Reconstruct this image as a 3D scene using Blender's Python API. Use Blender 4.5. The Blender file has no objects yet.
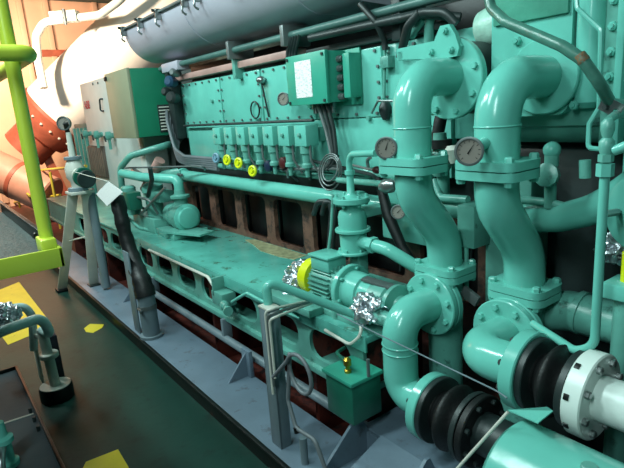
import bpy, bmesh, math, random
from mathutils import Vector as V, Matrix, noise
random.seed(7)
S = bpy.context.scene
COL = S.collection
PI = math.pi

# ------------------------------------------------------------------ camera
CAM = V((0, 0, 1.65))
RX = V((.60388714, .79393432, -.07063011))
DN = V((.14535249, -.19681713, -.96960594))
FW = V((-.78370465, .57526629, -.23425566))
F = 523.0


def at(px, py, y=None, z=None, x=None):
    """point where the sight line of a pixel meets a real plane of the place"""
    d = RX * (px - 312) + DN * (py - 234) + FW * F
    if y is not None: t = (y - CAM.y) / d.y
    elif z is not None: t = (z - CAM.z) / d.z
    else: t = (x - CAM.x) / d.x
    return CAM + d * t


cd = bpy.data.cameras.new('camera'); cam = bpy.data.objects.new('camera', cd); COL.objects.link(cam)
m = Matrix.Identity(4)
for i in range(3):
    m[i][0] = RX[i]; m[i][1] = -DN[i]; m[i][2] = -FW[i]; m[i][3] = CAM[i]
cam.matrix_world = m
cd.sensor_width = 36; cd.lens = 36 * F / 624; cd.clip_start = .02
S.camera = cam

# ------------------------------------------------------------------ materials
MATS = {}


def lin(c):
    return tuple(((v / 12.92) if v <= .04045 else ((v + .055) / 1.055) ** 2.4) for v in c)


def paint(name, rgb, rough=.35, metal=0., vary=.25, scale=6., bump=.15, bscale=40., dirt=None, dirt_amt=.0, spec=.5, coat=0):
    if name in MATS: return MATS[name]
    mt = bpy.data.materials.new(name); mt.use_nodes = True
    nt = mt.node_tree; N = nt.nodes; L = nt.links
    b = N['Principled BSDF']
    tc = N.new('ShaderNodeTexCoord')
    nz = N.new('ShaderNodeTexNoise'); nz.inputs['Scale'].default_value = scale; nz.inputs['Detail'].default_value = 6
    L.new(tc.outputs['Object'], nz.inputs['Vector'])
    c = lin(rgb)
    ramp = N.new('ShaderNodeValToRGB')
    ramp.color_ramp.elements[0].position = .3; ramp.color_ramp.elements[1].position = .7
    ramp.color_ramp.elements[0].color = tuple(v * (1 - vary) for v in c) + (1,)
    ramp.color_ramp.elements[1].color = tuple(min(1, v * (1 + vary * .6)) for v in c) + (1,)
    L.new(nz.outputs['Fac'], ramp.inputs['Fac'])
    out = ramp.outputs['Color']
    if dirt:
        n2 = N.new('ShaderNodeTexNoise'); n2.inputs['Scale'].default_value = scale * 2.3; n2.inputs['Detail'].default_value = 8
        n2.inputs['Roughness'].default_value = .7
        L.new(tc.outputs['Object'], n2.inputs['Vector'])
        r2 = N.new('ShaderNodeValToRGB')
        r2.color_ramp.elements[0].position = .62 - dirt_amt * .3; r2.color_ramp.elements[1].position = .72 - dirt_amt * .2
        L.new(n2.outputs['Fac'], r2.inputs['Fac'])
        mx = N.new('ShaderNodeMix'); mx.data_type = 'RGBA'
        L.new(r2.outputs['Color'], mx.inputs[0]); L.new(out, mx.inputs[6]); mx.inputs[7].default_value = lin(dirt) + (1,)
        out = mx.outputs[2]
    L.new(out, b.inputs['Base Color'])
    b.inputs['Roughness'].default_value = rough; b.inputs['Metallic'].default_value = metal
    b.inputs['Specular IOR Level'].default_value = spec
    b.inputs['Coat Weight'].default_value = coat
    if bump:
        n3 = N.new('ShaderNodeTexNoise'); n3.inputs['Scale'].default_value = bscale; n3.inputs['Detail'].default_value = 4
        L.new(tc.outputs['Object'], n3.inputs['Vector'])
        bp = N.new('ShaderNodeBump'); bp.inputs['Strength'].default_value = bump; bp.inputs['Distance'].default_value = .01
        L.new(n3.outputs['Fac'], bp.inputs['Height']); L.new(bp.outputs['Normal'], b.inputs['Normal'])
    MATS[name] = mt
    return mt


MINT = paint('mint_paint', (.42, .745, .69), .2, vary=.10, bump=.05, bscale=25)
MINT2 = paint('mint_paint_worn', (.39, .65, .60), .32, vary=.25, scale=5, bump=.12, dirt=(.20, .34, .31), dirt_amt=.15)
DECK = paint('deck_paint_oily', (.36, .68, .63), .2, vary=.2, scale=4, bump=.1, bscale=14, dirt=(.25, .36, .28), dirt_amt=.15)
GREEN = paint('enclosure_green', (.22, .62, .53), .38, vary=.12, bump=.03)
DKGREEN = paint('dark_green_paint', (.12, .40, .33), .35, vary=.2, bump=.05)
TAN = paint('tan_door', (.55, .56, .46), .45, vary=.06, bump=.02)
WHITEP = paint('white_panel', (.80, .84, .82), .4, vary=.06, bump=.02)
LAG = paint('silver_lagging', (.70, .69, .74), .42, metal=.1, vary=.08, scale=3, bump=.1, bscale=5)
STEEL = paint('steel', (.62, .64, .64), .3, metal=.85, vary=.2, bump=.05)
DULL = paint('dull_zinc', (.45, .48, .48), .45, metal=.5, vary=.25, bump=.08)
RUST = paint('rust_brown', (.42, .29, .24), .6, vary=.4, scale=5, bump=.3, dirt=(.17, .13, .12), dirt_amt=.5)
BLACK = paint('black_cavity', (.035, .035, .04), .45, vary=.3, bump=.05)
RUBBER = paint('black_rubber', (.06, .065, .07), .55, vary=.3, bump=.2, bscale=60)
SLEEVE = paint('sleeve_black', (.075, .08, .085), .5, vary=.35, scale=9, bump=.4, bscale=22)
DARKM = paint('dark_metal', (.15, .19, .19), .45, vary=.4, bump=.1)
CABLE = paint('grey_cable', (.42, .44, .46), .45, vary=.15, bump=.02)
FLOORG = paint('floor_green', (.09, .23, .20), .42, spec=.3, vary=.25, scale=3, bump=.1, bscale=20, dirt=(.07, .16, .14), dirt_amt=.25)
YEL = paint('yellow_floor_paint', (.86, .78, .16), .4, vary=.1, bump=.1, dirt=(.5, .45, .15), dirt_amt=.05)
RED_EDGE = paint('red_floor_paint', (.66, .22, .12), .4, vary=.2, bump=.1)
LAVG = paint('grey_plate', (.42, .49, .55), .45, vary=.15, scale=4, bump=.08, dirt=(.34, .36, .40), dirt_amt=.15)
GREYP = paint('grey_support', (.44, .50, .53), .42, vary=.15, bump=.05)
LTGREY = paint('light_grey_paint', (.80, .80, .76), .42, vary=.12, bump=.05)
BILGE = paint('bilge_red', (.36, .15, .12), .55, vary=.4, bump=.2, dirt=(.08, .06, .07), dirt_amt=.4)
CURBK = paint('curb_black', (.04, .07, .06), .4, vary=.3, bump=.1, dirt=(.24, .13, .10), dirt_amt=.1)
LIME = paint('lime_paint', (.82, .88, .30), .35, vary=.08, bump=.04)
YRAIL = paint('yellow_rail', (.78, .70, .25), .4, vary=.15, bump=.05)
YELC = paint('yellow_plastic', (.86, .88, .10), .35, vary=.08, bump=.02)
BLUEW = paint('blue_grey_wheel', (.45, .60, .68), .4, vary=.1, bump=.02)
WHITEPIPE = paint('white_pipe_paint', (.86, .90, .88), .3, vary=.05, bump=.05)
DUCT = paint('white_lagging_cloth', (.95, .93, .90), .6, vary=.04, bump=.2, bscale=10)
SALMON = paint('salmon_bulkhead', (.80, .64, .54), .5, vary=.1, scale=2, bump=.06)
ORANGE = paint('red_primer', (.64, .34, .26), .5, vary=.25, bump=.1)
PINK = paint('pinkish_pipe', (.70, .55, .52), .5, vary=.2, bump=.1)
BRASS = paint('brass', (.75, .62, .25), .3, metal=.9, vary=.1, bump=.02)
DARKROOM = paint('dark_bulkhead', (.22, .32, .31), .7, vary=.4, bump=.1)
DIAL = paint('dial_face', (.54, .51, .48), .5, vary=.08, bump=0)
REDP = paint('red_lettering', (.80, .12, .16), .5, vary=.02, bump=0)
TRAYG = paint('grey_tray', (.30, .34, .36), .65, spec=.25, vary=.25, scale=4, bump=.1)


def paper(name, printed):
    mt = bpy.data.materials.new(name); mt.use_nodes = True
    N = mt.node_tree.nodes; L = mt.node_tree.links; b = N['Principled BSDF']
    tc = N.new('ShaderNodeTexCoord'); mp = N.new('ShaderNodeMapping'); mp.inputs['Scale'].default_value = (60, 60, 130)
    nz = N.new('ShaderNodeTexNoise'); nz.inputs['Scale'].default_value = 1; nz.inputs['Detail'].default_value = 3
    rp = N.new('ShaderNodeValToRGB'); rp.color_ramp.elements[0].position = .36; rp.color_ramp.elements[1].position = .5
    k = .55 if printed else .82
    rp.color_ramp.elements[0].color = (k, k, k, 1); rp.color_ramp.elements[1].color = (.86, .87, .86, 1)
    L.new(tc.outputs['Object'], mp.inputs['Vector']); L.new(mp.outputs['Vector'], nz.inputs['Vector'])
    L.new(nz.outputs['Fac'], rp.inputs['Fac']); L.new(rp.outputs['Color'], b.inputs['Base Color'])
    b.inputs['Roughness'].default_value = .6
    return mt


PAPER = paper('printed_paper', True); PAPER2 = paper('plain_paper', False)


def foil():
    mt = bpy.data.materials.new('crumpled_foil'); mt.use_nodes = True
    N = mt.node_tree.nodes; L = mt.node_tree.links; b = N['Principled BSDF']
    b.inputs['Base Color'].default_value = (.66, .70, .74, 1); b.inputs['Metallic'].default_value = .9; b.inputs['Roughness'].default_value = .33
    tc = N.new('ShaderNodeTexCoord'); vo = N.new('ShaderNodeTexVoronoi'); vo.inputs['Scale'].default_value = 22
    L.new(tc.outputs['Object'], vo.inputs['Vector'])
    bp = N.new('ShaderNodeBump'); bp.inputs['Strength'].default_value = 1; bp.inputs['Distance'].default_value = .03
    L.new(vo.outputs['Distance'], bp.inputs['Height']); L.new(bp.outputs['Normal'], b.inputs['Normal'])
    return mt


FOIL = foil()


def glass_mat():
    mt = bpy.data.materials.new('gauge_glass'); mt.use_nodes = True
    b = mt.node_tree.nodes['Principled BSDF']
    b.inputs['Base Color'].default_value = (.95, .97, .96, 1); b.inputs['Transmission Weight'].default_value = 1
    b.inputs['Roughness'].default_value = .05; b.inputs['IOR'].default_value = 1.2
    return mt


# ------------------------------------------------------------------ mesh builder
def basis(a):
    a = a.normalized()
    u = a.orthogonal().normalized()
    if abs(a.z) < .95: u = a.cross(V((0, 0, 1))).normalized()
    else: u = a.cross(V((1, 0, 0))).normalized()
    return a, u, a.cross(u).normalized()


def smooth_path(pts, rad, seg=7):
    pts = [V(p) for p in pts]
    if len(pts) < 3: return pts
    out = [pts[0]]
    for i in range(1, len(pts) - 1):
        r = rad[i - 1] if isinstance(rad, (list, tuple)) else rad
        p, a, b = pts[i], pts[i - 1] - pts[i], pts[i + 1] - pts[i]
        la, lb = a.length, b.length
        a.normalize(); b.normalize()
        ang = a.angle(b)
        if ang > PI - .02: out.append(p); continue
        d = min(r / math.tan(ang / 2), la * .49, lb * .49)
        rr = d * math.tan(ang / 2)
        c = p + (a + b).normalized() * (rr / math.sin(ang / 2))
        s, e = p + a * d - c, p + b * d - c
        tot = s.angle(e); n = max(2, int(seg * tot / (PI / 2)) + 1)
        ax = s.cross(e).normalized()
        for k in range(n + 1):
            out.append(c + Matrix.Rotation(tot * k / n, 3, ax) @ s)
    out.append(pts[-1])
    return out


class MB:
    def __init__(self): self.bm = bmesh.new()

    def faces_from(self, rings, caps=True, closed=False):
        bm = self.bm
        vr = [[bm.verts.new(p) for p in r] for r in rings]
        n = len(vr[0])
        k = len(vr)
        for i in range(k if closed else k - 1):
            a, b = vr[i], vr[(i + 1) % k]
            for j in range(n):
                bm.faces.new((a[j], a[(j + 1) % n], b[(j + 1) % n], b[j]))
        if caps and not closed:
            bm.faces.new(vr[0][::-1]); bm.faces.new(vr[-1])
        return self

    def box(self, x0, x1, y0, y1, z0, z1, bev=.004, rot=None, piv=None):
        g = bmesh.ops.create_cube(self.bm, size=1)
        vs = g['verts']
        c = V(((x0 + x1) / 2, (y0 + y1) / 2, (z0 + z1) / 2)); s = V((abs(x1 - x0), abs(y1 - y0), abs(z1 - z0)))
        for v in vs: v.co = V((v.co.x * s.x, v.co.y * s.y, v.co.z * s.z))
        bev = min(bev, min(s) * .3)
        if bev > 0:
            es = list({e for v in vs for e in v.link_edges})
            r = bmesh.ops.bevel(self.bm, geom=es, offset=bev, segments=2, affect='EDGES', profile=.5)
            vs = list({v for f in r['faces'] for v in f.verts} | {v for v in vs if v.is_valid})
        for v in vs:
            p = v.co
            if rot: p = rot @ p
            v.co = p + c
        return self

    def bar(self, p0, p1, w, t, up=V((0, 0, 1)), bev=.003):
        """rectangular bar from p0 to p1"""
        p0, p1 = V(p0), V(p1); a = (p1 - p0)
        L_ = a.length; a.normalize(); s = a.cross(up)
        if s.length < .01: s = a.cross(V((1, 0, 0)))
        s.normalize(); u = s.cross(a)
        r = Matrix((a, s, u)).transposed()
        c = (p0 + p1) / 2
        return self.box(c.x - L_ / 2, c.x + L_ / 2, c.y - w / 2, c.y + w / 2, c.z - t / 2, c.z + t / 2, bev, r)

    def cyl(self, p0, p1, r0, r1=None, seg=24, bev=0):
        p0, p1 = V(p0), V(p1)
        r1 = r0 if r1 is None else r1
        L_ = (p1 - p0).length
        if bev:
            return self.lathe(p0, p1 - p0, [(0, r0 - bev), (bev, r0), (L_ - bev, r1), (L_, r1 - bev)], seg)
        return self.lathe(p0, p1 - p0, [(0, r0), (L_, r1)], seg)

    def lathe(self, p, axis, prof, seg=24, caps=True):
        a, u, w = basis(V(axis)); p = V(p)
        rings = []
        for t, r in prof:
            rings.append([p + a * t + (u * math.cos(2 * PI * k / seg) + w * math.sin(2 * PI * k / seg)) * max(r, 1e-4) for k in range(seg)])
        return self.faces_from(rings, caps)

    def tube(self, pts, r, seg=14, rad=None, closed=False, caps=True, arc=7):
        if rad: pts = smooth_path(pts, rad, arc)
        pts = [V(p) for p in pts]
        n = len(pts); rings = []
        t0 = (pts[1] - pts[0]).normalized()
        _, u, _ = basis(t0)
        for i, p in enumerate(pts):
            if closed: t = (pts[(i + 1) % n] - pts[i - 1]).normalized()
            elif i == 0: t = t0
            elif i == n - 1: t = (p - pts[i - 1]).normalized()
            else: t = ((p - pts[i - 1]).normalized() + (pts[i + 1] - p).normalized()).normalized()
            u = (u - t * u.dot(t)).normalized(); w = t.cross(u)
            rr = r[i] if isinstance(r, (list, tuple)) else r
            rings.append([p + (u * math.cos(2 * PI * k / seg) + w * math.sin(2 * PI * k / seg)) * rr for k in range(seg)])
        return self.faces_from(rings, caps, closed)

    def prism(self, pts, vec):
        pts = [V(p) for p in pts]; vec = V(vec)
        return self.faces_from([pts, [p + vec for p in pts]])

    def sphere(self, c, r, sc=(1, 1, 1), sub=2, jit=0, seed=0):
        g = bmesh.ops.create_icosphere(self.bm, subdivisions=sub, radius=1)
        for v in g['verts']:
            k = 1 + (jit * noise.noise(v.co * 2.3 + V((seed * 7.1, seed, 3))) + jit * .6 * noise.noise(v.co * 6 + V((seed, 1, 9))) if jit else 0)
            v.co = V(c) + V((v.co.x * sc[0], v.co.y * sc[1], v.co.z * sc[2])) * r * k
        return self

    def plate(self, outer, holes, fn, vec):
        """flat plate with real holes; loops in (u, v), fn maps to 3D, vec is the thickness"""
        bm = bmesh.new(); es = []
        for lp in [outer] + holes:
            vs = [bm.verts.new(fn(*p)) for p in lp]
            es += [bm.edges.new((vs[i], vs[(i + 1) % len(vs)])) for i in range(len(vs))]
        bmesh.ops.triangle_fill(bm, use_beauty=True, edges=es)
        r = bmesh.ops.extrude_face_region(bm, geom=bm.faces[:])
        for v in [g for g in r['geom'] if isinstance(g, bmesh.types.BMVert)]: v.co += V(vec)
        me = bpy.data.meshes.new('tmp'); bm.to_mesh(me); bm.free()
        self.bm.from_mesh(me); bpy.data.meshes.remove(me)
        return self


def rrect(u0, u1, v0, v1, r, n=4):
    out = []
    for (cu, cv, a0) in ((u1 - r, v1 - r, 0), (u0 + r, v1 - r, 90), (u0 + r, v0 + r, 180), (u1 - r, v0 + r, 270)):
        for k in range(n + 1):
            a = math.radians(a0 + 90 * k / n)
            out.append((cu + r * math.cos(a), cv + r * math.sin(a)))
    return out


WL = {}


def link(o, parent, loc):
    COL.objects.link(o)
    if parent is not None:
        o.parent = parent; o.location = V(loc) - WL[parent.name]
    else: o.location = loc
    WL[o.name] = V(loc)


def finish(name, mb, mat, loc, ang=38):
    bm = mb.bm
    bmesh.ops.recalc_face_normals(bm, faces=bm.faces[:])
    bmesh.ops.translate(bm, verts=bm.verts[:], vec=-V(loc))
    me = bpy.data.meshes.new(name); bm.to_mesh(me); bm.free()
    me.materials.append(mat)
    for p in me.polygons: p.use_smooth = True
    me.set_sharp_from_angle(angle=math.radians(ang))
    return bpy.data.objects.new(name, me)


def thing(name, label, cat, loc, group=None):
    o = bpy.data.objects.new(name, None); o.empty_display_size = .05
    link(o, None, V(loc)); o['label'] = label; o['category'] = cat
    if group: o['group'] = group
    return o


def part(name, mb, mat, parent, label=None, ang=38, stuff=False):
    o = finish(name, mb, mat, WL[parent.name], ang)
    link(o, parent, WL[parent.name])
    if label: o['label'] = label
    if stuff: o['kind'] = 'stuff'
    return o


def solo(name, mb, mat, label, cat, group=None, kind=None, ang=38):
    vs = [v.co for v in mb.bm.verts]
    lo = [min(v[i] for v in vs) for i in range(3)]; hi = [max(v[i] for v in vs) for i in range(3)]
    loc = V(((lo[0] + hi[0]) / 2, (lo[1] + hi[1]) / 2, lo[2]))
    o = finish(name, mb, mat, loc, ang); link(o, None, loc)
    if label: o['label'] = label
    if cat: o['category'] = cat
    if group: o['group'] = group
    if kind: o['kind'] = kind
    return o


def struct(name, mb, mat):
    o = finish(name, mb, mat, V((0, 0, 0))); link(o, None, V((0, 0, 0))); o['kind'] = 'structure'
    return o


def dup(root, delta, label):
    delta = V(delta)
    r = root.copy(); COL.objects.link(r); r.location = root.location + delta
    WL[r.name] = WL[root.name] + delta; r['label'] = label
    for ch in root.children:
        c = ch.copy(); COL.objects.link(c); c.parent = r
        for g in ch.children:
            d = g.copy(); COL.objects.link(d); d.parent = c
            for e in g.children: pass
    return r


def bolt(parent, c, axis, r=.011, h=.014, mat=None, shank=0):
    c = V(c); a = V(axis).normalized()
    b = MB().lathe(c - a * shank, a, [(0, r), (h * .8 + shank, r), (h + shank, r * .8)], 6)
    b.cyl(c + a * h, c + a * (h + .006), r * .5, seg=8)
    return part('bolt', b, mat or MINT, parent, ang=30)


def flange(parent, c, axis, r, th, n=8, mat=None, bmat=None, rb=.011, both=True, name='flange', a0=.3, bh=.014, label=None):
    """round flange centred on c, th thick along axis, with its ring of bolts as sub-parts"""
    c = V(c); a, u, w = basis(V(axis)); mat = mat or MINT
    e = .004
    f = part(name, MB().lathe(c - a * th / 2, a, [(0, r - e), (e, r), (th - e, r), (th, r - e)], 40), mat, parent, label)
    for k in range(n):
        q = a0 + 2 * PI * k / n
        p = c + (u * math.cos(q) + w * math.sin(q)) * (r - rb * 2.0)
        b = MB().lathe(p - a * (th / 2 + (bh if both else 0)), a, [(0, rb * .85), (bh * .2 if both else 0, rb), (th + bh * (1.8 if both else .8), rb), (th + bh * (2 if both else 1), rb * .8)], 6)
        part('bolt', b, bmat or mat, f, ang=30)
    return f


# ------------------------------------------------------------------ the setting
fl = MB(); fl.box(-14, 3, -4, 1.05, -.06, 0, 0); struct('floor', fl, FLOORG)
b = MB(); b.box(-14, 3, 1.05, 6, -.16, -.1, 0); struct('floor_bilge', b, BILGE)
b = MB(); b.box(-14, 3, 1.05, 1.062, -.1, .1, .002); b.box(-14, 3, 1.040, 1.062, .088, .101, .002); struct('trim_1', b, CURBK)
b = MB(); b.box(-14, 3, 1.062, 1.375, .085, .1, .002); b.box(-14, 3, 1.36, 1.375, -.1, .085, .002); struct('trim_2', b, LAVG)
b = MB(); b.box(-14, 3, 5.6, 5.7, -.2, 4.6, 0); struct('wall_back', b, DARKROOM)
b = MB(); b.box(-14, 3, -4.1, -4, -.2, 4.6, 0); struct('wall_front', b, DARKROOM)
b = MB(); b.box(3, 3.1, -4, 5.7, -.2, 4.6, 0); struct('wall_right', b, DARKROOM)
b = MB(); b.box(-14, 3, -4, 5.7, 4.5, 4.6, 0); struct('ceiling', b, DARKROOM)
b = MB(); b.box(-14.1, -14, -4, 5.7, -.2, 4.6, 0); struct('wall_left', b, SALMON)


def floor_mark(pts, mat, label, name='floor_marking', z=.0015):
    b = MB(); b.prism([(p[0], p[1], .0002) for p in pts], (0, 0, z))
    return solo(name, b, mat, label, 'floor marking')


floor_mark([at(19, 282, z=0), at(53, 326, z=0), at(8, 345, z=0), at(-25, 300, z=0)], YEL, 'large yellow painted wedge on the floor below the lime platform edge')
floor_mark([at(84, 328.5, z=0), at(90, 324, z=0), at(104, 324.5, z=0), at(102, 328, z=0), at(93, 333, z=0), at(86, 332, z=0)], YEL, 'small yellow painted patch on the green floor near the raised curb')
floor_mark([at(82, 470, z=0), at(86, 462, z=0), at(118, 449.5, z=0), at(129, 468, z=0), at(120, 480, z=0)], YEL, 'yellow painted patch on the green floor beside the grey tray')

# ------------------------------------------------------------------ base frame under the engine
FY = 1.46
t = thing('engine_base_frame', 'long mint green steel base frame with oval holes carrying the diesel engine', 'base frame', (-3.2, 1.6, 0))
holes = []
k = 0
x = -6.66
while x < -1.85:
    holes.append(rrect(x - .165, x + .165, .385, .548, .075, 5)); x += .4315
b = MB().plate([(-8.6, .345), (-1.66, .345), (-1.66, .60), (-8.6, .60)], holes, lambda u, v: V((u, FY, v)), (0, .02, 0))
part('side_plate', b, MINT2, t)
b = MB(); b.box(-8.6, -1.66, FY - .03, FY + .16, .315, .347, .004); part('bottom_flange', b, MINT2, t)
b = MB(); b.box(-8.6, -1.66, FY + .36, FY + .40, -.1, .6, .0); part('inner_web', b, BILGE, t, 'dark red inner plate seen through the holes')
b = MB(); b.box(-4.62, -1.62, FY - .015, 2.16, .60, .632, .006); b.box(-4.62, -1.62, FY - .02, FY - .008, .56, .634, .003); part('deck_plate', b, DECK, t)
b = MB(); b.box(-8.6, -4.62, FY - .015, 2.16, .598, .62, .004); part('rear_deck_plate', b, MINT2, t)
for xx in (-7.4, -5.9, -4.55, -3.3, -2.1, -1.70):
    b = MB(); b.box(xx, xx + .03, FY + .02, FY + .38, -.1, .6, .003); part('support_rib', b, BILGE, t)

# ------------------------------------------------------------------ the engine
e = thing('marine_diesel_engine', 'large mint green marine diesel engine with rust brown crankcase openings', 'engine', (-3, 2.4, .632))
CY = 2.10
holes = []
xs = [-4.61 + .487 * k for k in range(7)]
for x in xs: holes.append(rrect(x - .185, x + .185, .66, 1.0, .05, 4))
b = MB().plate([(-4.98, .632), (-1.4, .632), (-1.4, 1.06), (-4.98, 1.06)], holes, lambda u, v: V((u, CY, v)), (0, .035, 0))
part('crankcase_frame', b, RUST, e, 'rust brown crankcase wall with rounded openings', ang=30)
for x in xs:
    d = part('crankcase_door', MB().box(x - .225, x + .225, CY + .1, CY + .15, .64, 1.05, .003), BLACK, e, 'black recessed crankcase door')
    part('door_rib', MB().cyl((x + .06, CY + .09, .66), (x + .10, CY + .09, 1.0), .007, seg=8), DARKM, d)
b = MB(); b.box(-4.98, -1.4, CY + .15, 3.0, .632, 1.3, .01); part('crankcase_body', b, RUST, e)
b = MB(); b.box(-4.98, -1.4, CY + .1, 3.0, 1.06, 1.5, .01); part('cylinder_block', b, DARKM, e, 'block behind the fuel pipes with its shade painted dark')  # dark colour carries the shade behind the fuel pipes
b = MB(); b.box(-4.97, -1.4, CY + .03, 3.0, 1.45, 1.955, .01); part('upper_block', b, MINT, e)
# camshaft covers with rows of small bolts
pan = [(-4.72, -3.99, MINT), (-3.97, -3.36, MINT), (-3.34, -2.73, MINT), (-2.71, -2.12, MINT), (-2.1, -1.66, MINT)]
for i, (x0, x1, mt) in enumerate(pan):
    c = part('camshaft_cover', MB().box(x0, x1, CY, CY + .04, 1.575, 1.945, .006), mt, e)
    n = max(3, int((x1 - x0) / .12))
    def cb(xx, zz): part('bolt', MB().cyl((xx, CY - .012, zz), (xx, CY, zz), .009, seg=6), DULL, c)
    for k in range(n):
        xx = x0 + .04 + (x1 - x0 - .08) * k / (n - 1)
        for zz in (1.925, 1.595): cb(xx, zz)
    for k in range(1, 4):
        for xx in (x0 + .02, x1 - .02): cb(xx, 1.595 + .0825 * k)
c = part('lower_cover', MB().box(-4.72, -1.66, CY + .002, CY + .05, 1.26, 1.57, .006), MINT, e)
b = MB(); b.box(-4.97, -1.4, CY + .22, 3.0, 1.955, 2.12, .01); part('cylinder_heads', b, BLACK, e, 'cylinder head row painted black for the shadow under the lagging')  # black paints in the shadowed gap below the lagging

# small round bosses and a plate label on the covers
part('name_plate', MB().box(-4.19, -4.08, CY - .004, CY + .012, 1.4, 1.52, .001), RUST, e, 'small brown plate')
for px, py in ((213, 101), (370, 118), (384, 62), (388, 55)):
    p = at(px, py, y=CY)
    part('boss', MB().cyl((p.x, CY - .02, p.z), (p.x, CY + .02, p.z), .014, seg=12), MINT2, e)

# long manifold pipe over the crankcase
t = thing('manifold_pipe', 'long glossy mint green horizontal pipe running above the crankcase openings', 'pipe', (-3.4, 2.0, 1.05))
b = MB(); b.tube([(-4.95, 2.0, 1.115), (-2.0, 2.0, 1.10)], .05, 28); part('pipe_run', b, MINT, t)
for x in (-4.72, -2.24):
    part('collar', MB().cyl((x - .02, 2.0, 1.115 if x < -4 else 1.1), (x + .02, 2.0, 1.115 if x < -4 else 1.1), .066, seg=28, bev=.005), MINT, t)
for x in (-4.9, -3.88, -2.9, -2.1):
    part('bracket', MB().box(x - .03, x + .03, 2.0, CY + .11, 1.06, 1.09, .004), MINT2, t)
for x in (-4.66, -4.60):
    part('bolt', MB().lathe((x, 1.94, 1.13), (0, -1, 0), [(0, .016), (.02, .016), (.024, .01)], 6), DULL, t)

# a thinner pipe rail below the pumps
solo('fuel_rail', MB().tube([(-4.75, 2.05, 1.23), (-1.9, 2.05, 1.215)], .022, 16), MINT2, 'thin mint green fuel rail just above the glossy manifold pipe', 'pipe')

# ------------------------------------------------------------------ fuel pump blocks with nozzles
pc = [216.5, 228.5, 240, 254.5, 270, 287, 302]
pxs = [-3.79 + .187 * k for k in range(7)]
words = ['far left fuel pump block, above the blue grey handwheel', 'second fuel pump block from the left, above the first yellow handwheel', 'third fuel pump block from the left, above the middle yellow handwheel', 'fourth and middle one of the seven mint fuel pump blocks in the row', 'fifth fuel pump block from the left, between the middle one and the last two', 'sixth fuel pump block from the left, last but one in the row', 'far right fuel pump block of the row, nearest the hanging dark cable bend']
PY = 1.93
src = thing('fuel_pump', words[0], 'fuel pump', (pxs[0], PY, 1.2), 'fuel pumps in a row under the camshaft covers')
x = pxs[0]
part('pump_block', MB().box(x - .062, x + .062, PY - .01, PY + .09, 1.42, 1.55, .006), MINT, src)
part('mounting_neck', MB().box(x - .03, x + .03, PY + .085, CY + .01, 1.44, 1.53, .004), MINT2, src)
part('pump_barrel', MB().lathe((x, PY + .03, 1.425), (0, 0, -1), [(0, .038), (.05, .038), (.055, .028), (.11, .026), (.12, .034), (.14, .034), (.145, .016), (.2, .014)], 18), MINT2, src)
part('fuel_tube', MB().tube([(x + .055, PY + .02, 1.43), (x + .06, PY + .02, 1.33), (x + .09, PY + .06, 1.24)], .008, 8, rad=.05), DULL, src)
part('cap_nut', MB().lathe((x, PY - .01, 1.49), (0, -1, 0), [(0, .014), (.012, .014), (.015, .009)], 6), MINT2, src)
for k in range(1, 7): dup(src, (pxs[k] - x, 0, 0), words[k])

# handwheels
HW = [(216, 158, BLUEW, 'blue grey handwheel of a small valve left of the yellow handwheels'), (227, 160, YELC, 'leftmost yellow handwheel below the fuel pumps'), (238.5, 163, YELC, 'middle yellow handwheel below the fuel pumps'), (252.5, 171, YELC, 'rightmost and lowest yellow handwheel below the fuel pumps')]
for px, py, mt, lb in HW:
    p = at(px, py, y=1.89)
    t = thing('valve_handwheel', lb, 'handwheel', p, 'small valve handwheels below the fuel pumps')
    d = V((.25, -1, .1)).normalized(); a, u, w = basis(d)
    b = MB()
    b.tube([p + (u * math.cos(q) + w * math.sin(q)) * .032 for q in [2 * PI * k / 20 for k in range(20)]], .010, 8, closed=True)
    for k in range(4):
        q = k * PI / 2 + .4; b.cyl(p, p + (u * math.cos(q) + w * math.sin(q)) * .032, .007, seg=8)
    b.cyl(p - d * .01, p + d * .014, .014, seg=12)
    part('wheel', b, mt, t)
    part('spindle', MB().cyl(p, p - d * .10, .008, seg=10), STEEL, t)
    part('valve_body', MB().lathe(p - d * .06, -d, [(0, .014), (.015, .022), (.06, .022), (.12, .016)], 12), MINT2, t)
# clutter pipes under the pumps
for i, (x0, x1, z0, z1) in enumerate([(-3.3, -2.9, 1.30, 1.25), (-2.95, -2.3, 1.26, 1.29), (-2.7, -2.05, 1.33, 1.27)]):
    solo('drain_tube', MB().tube([(x0, 2.0, 1.2), (x0 + .03, 1.98, z0), (x1 - .05, 1.98, z1), (x1, 2.05, z1 - .08)], .011, 8, rad=.04), (DARKM, DULL, DARKM)[i],
         ['dark drain tube below the middle fuel pumps', 'zinc grey drain tube right of the yellow handwheels', 'dark drain tube below the last fuel pumps on the right'][i], 'tube')
for i, (px, py, r) in enumerate([(268, 166, 10), (283, 163, 9)]):
    p = at(px, py, y=1.97)
    solo('relay_fitting', MB().lathe(p + V((0, .08, 0)), (0, -1, 0), [(0, .03), (.05, .03), (.055, .04), (.09, .04), (.1, .02)], 14), (paint('navy_fitting', (.10, .16, .26), .4), paint('maroon_fitting', (.30, .12, .12), .4))[i],
         ['navy blue round fitting below the fifth fuel pump', 'dark maroon round fitting beside the navy blue one'][i], 'fitting')
t = thing('return_rail', 'mint return rail with nuts and short taps right of the fuel pumps', 'pipe', (-2.3, 2.03, 1.17))
part('rail_tube', MB().tube([(-2.95, 2.04, 1.275), (-1.72, 2.03, 1.262)], .02, 14), MINT2, t)
for k in range(4):
    x = -2.75 + .28 * k
    part('nut', MB().cyl((x - .02, 2.04, 1.272), (x + .02, 2.04, 1.272), .03, seg=6), MINT2, t)
    part('tap', MB().tube([(x, 2.04, 1.28), (x, 2.03, 1.34 + .02 * (k % 2)), (x + .06, 2.0, 1.36)], .010, 8, rad=.03), (DULL, DARKM)[k % 2], t)
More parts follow.
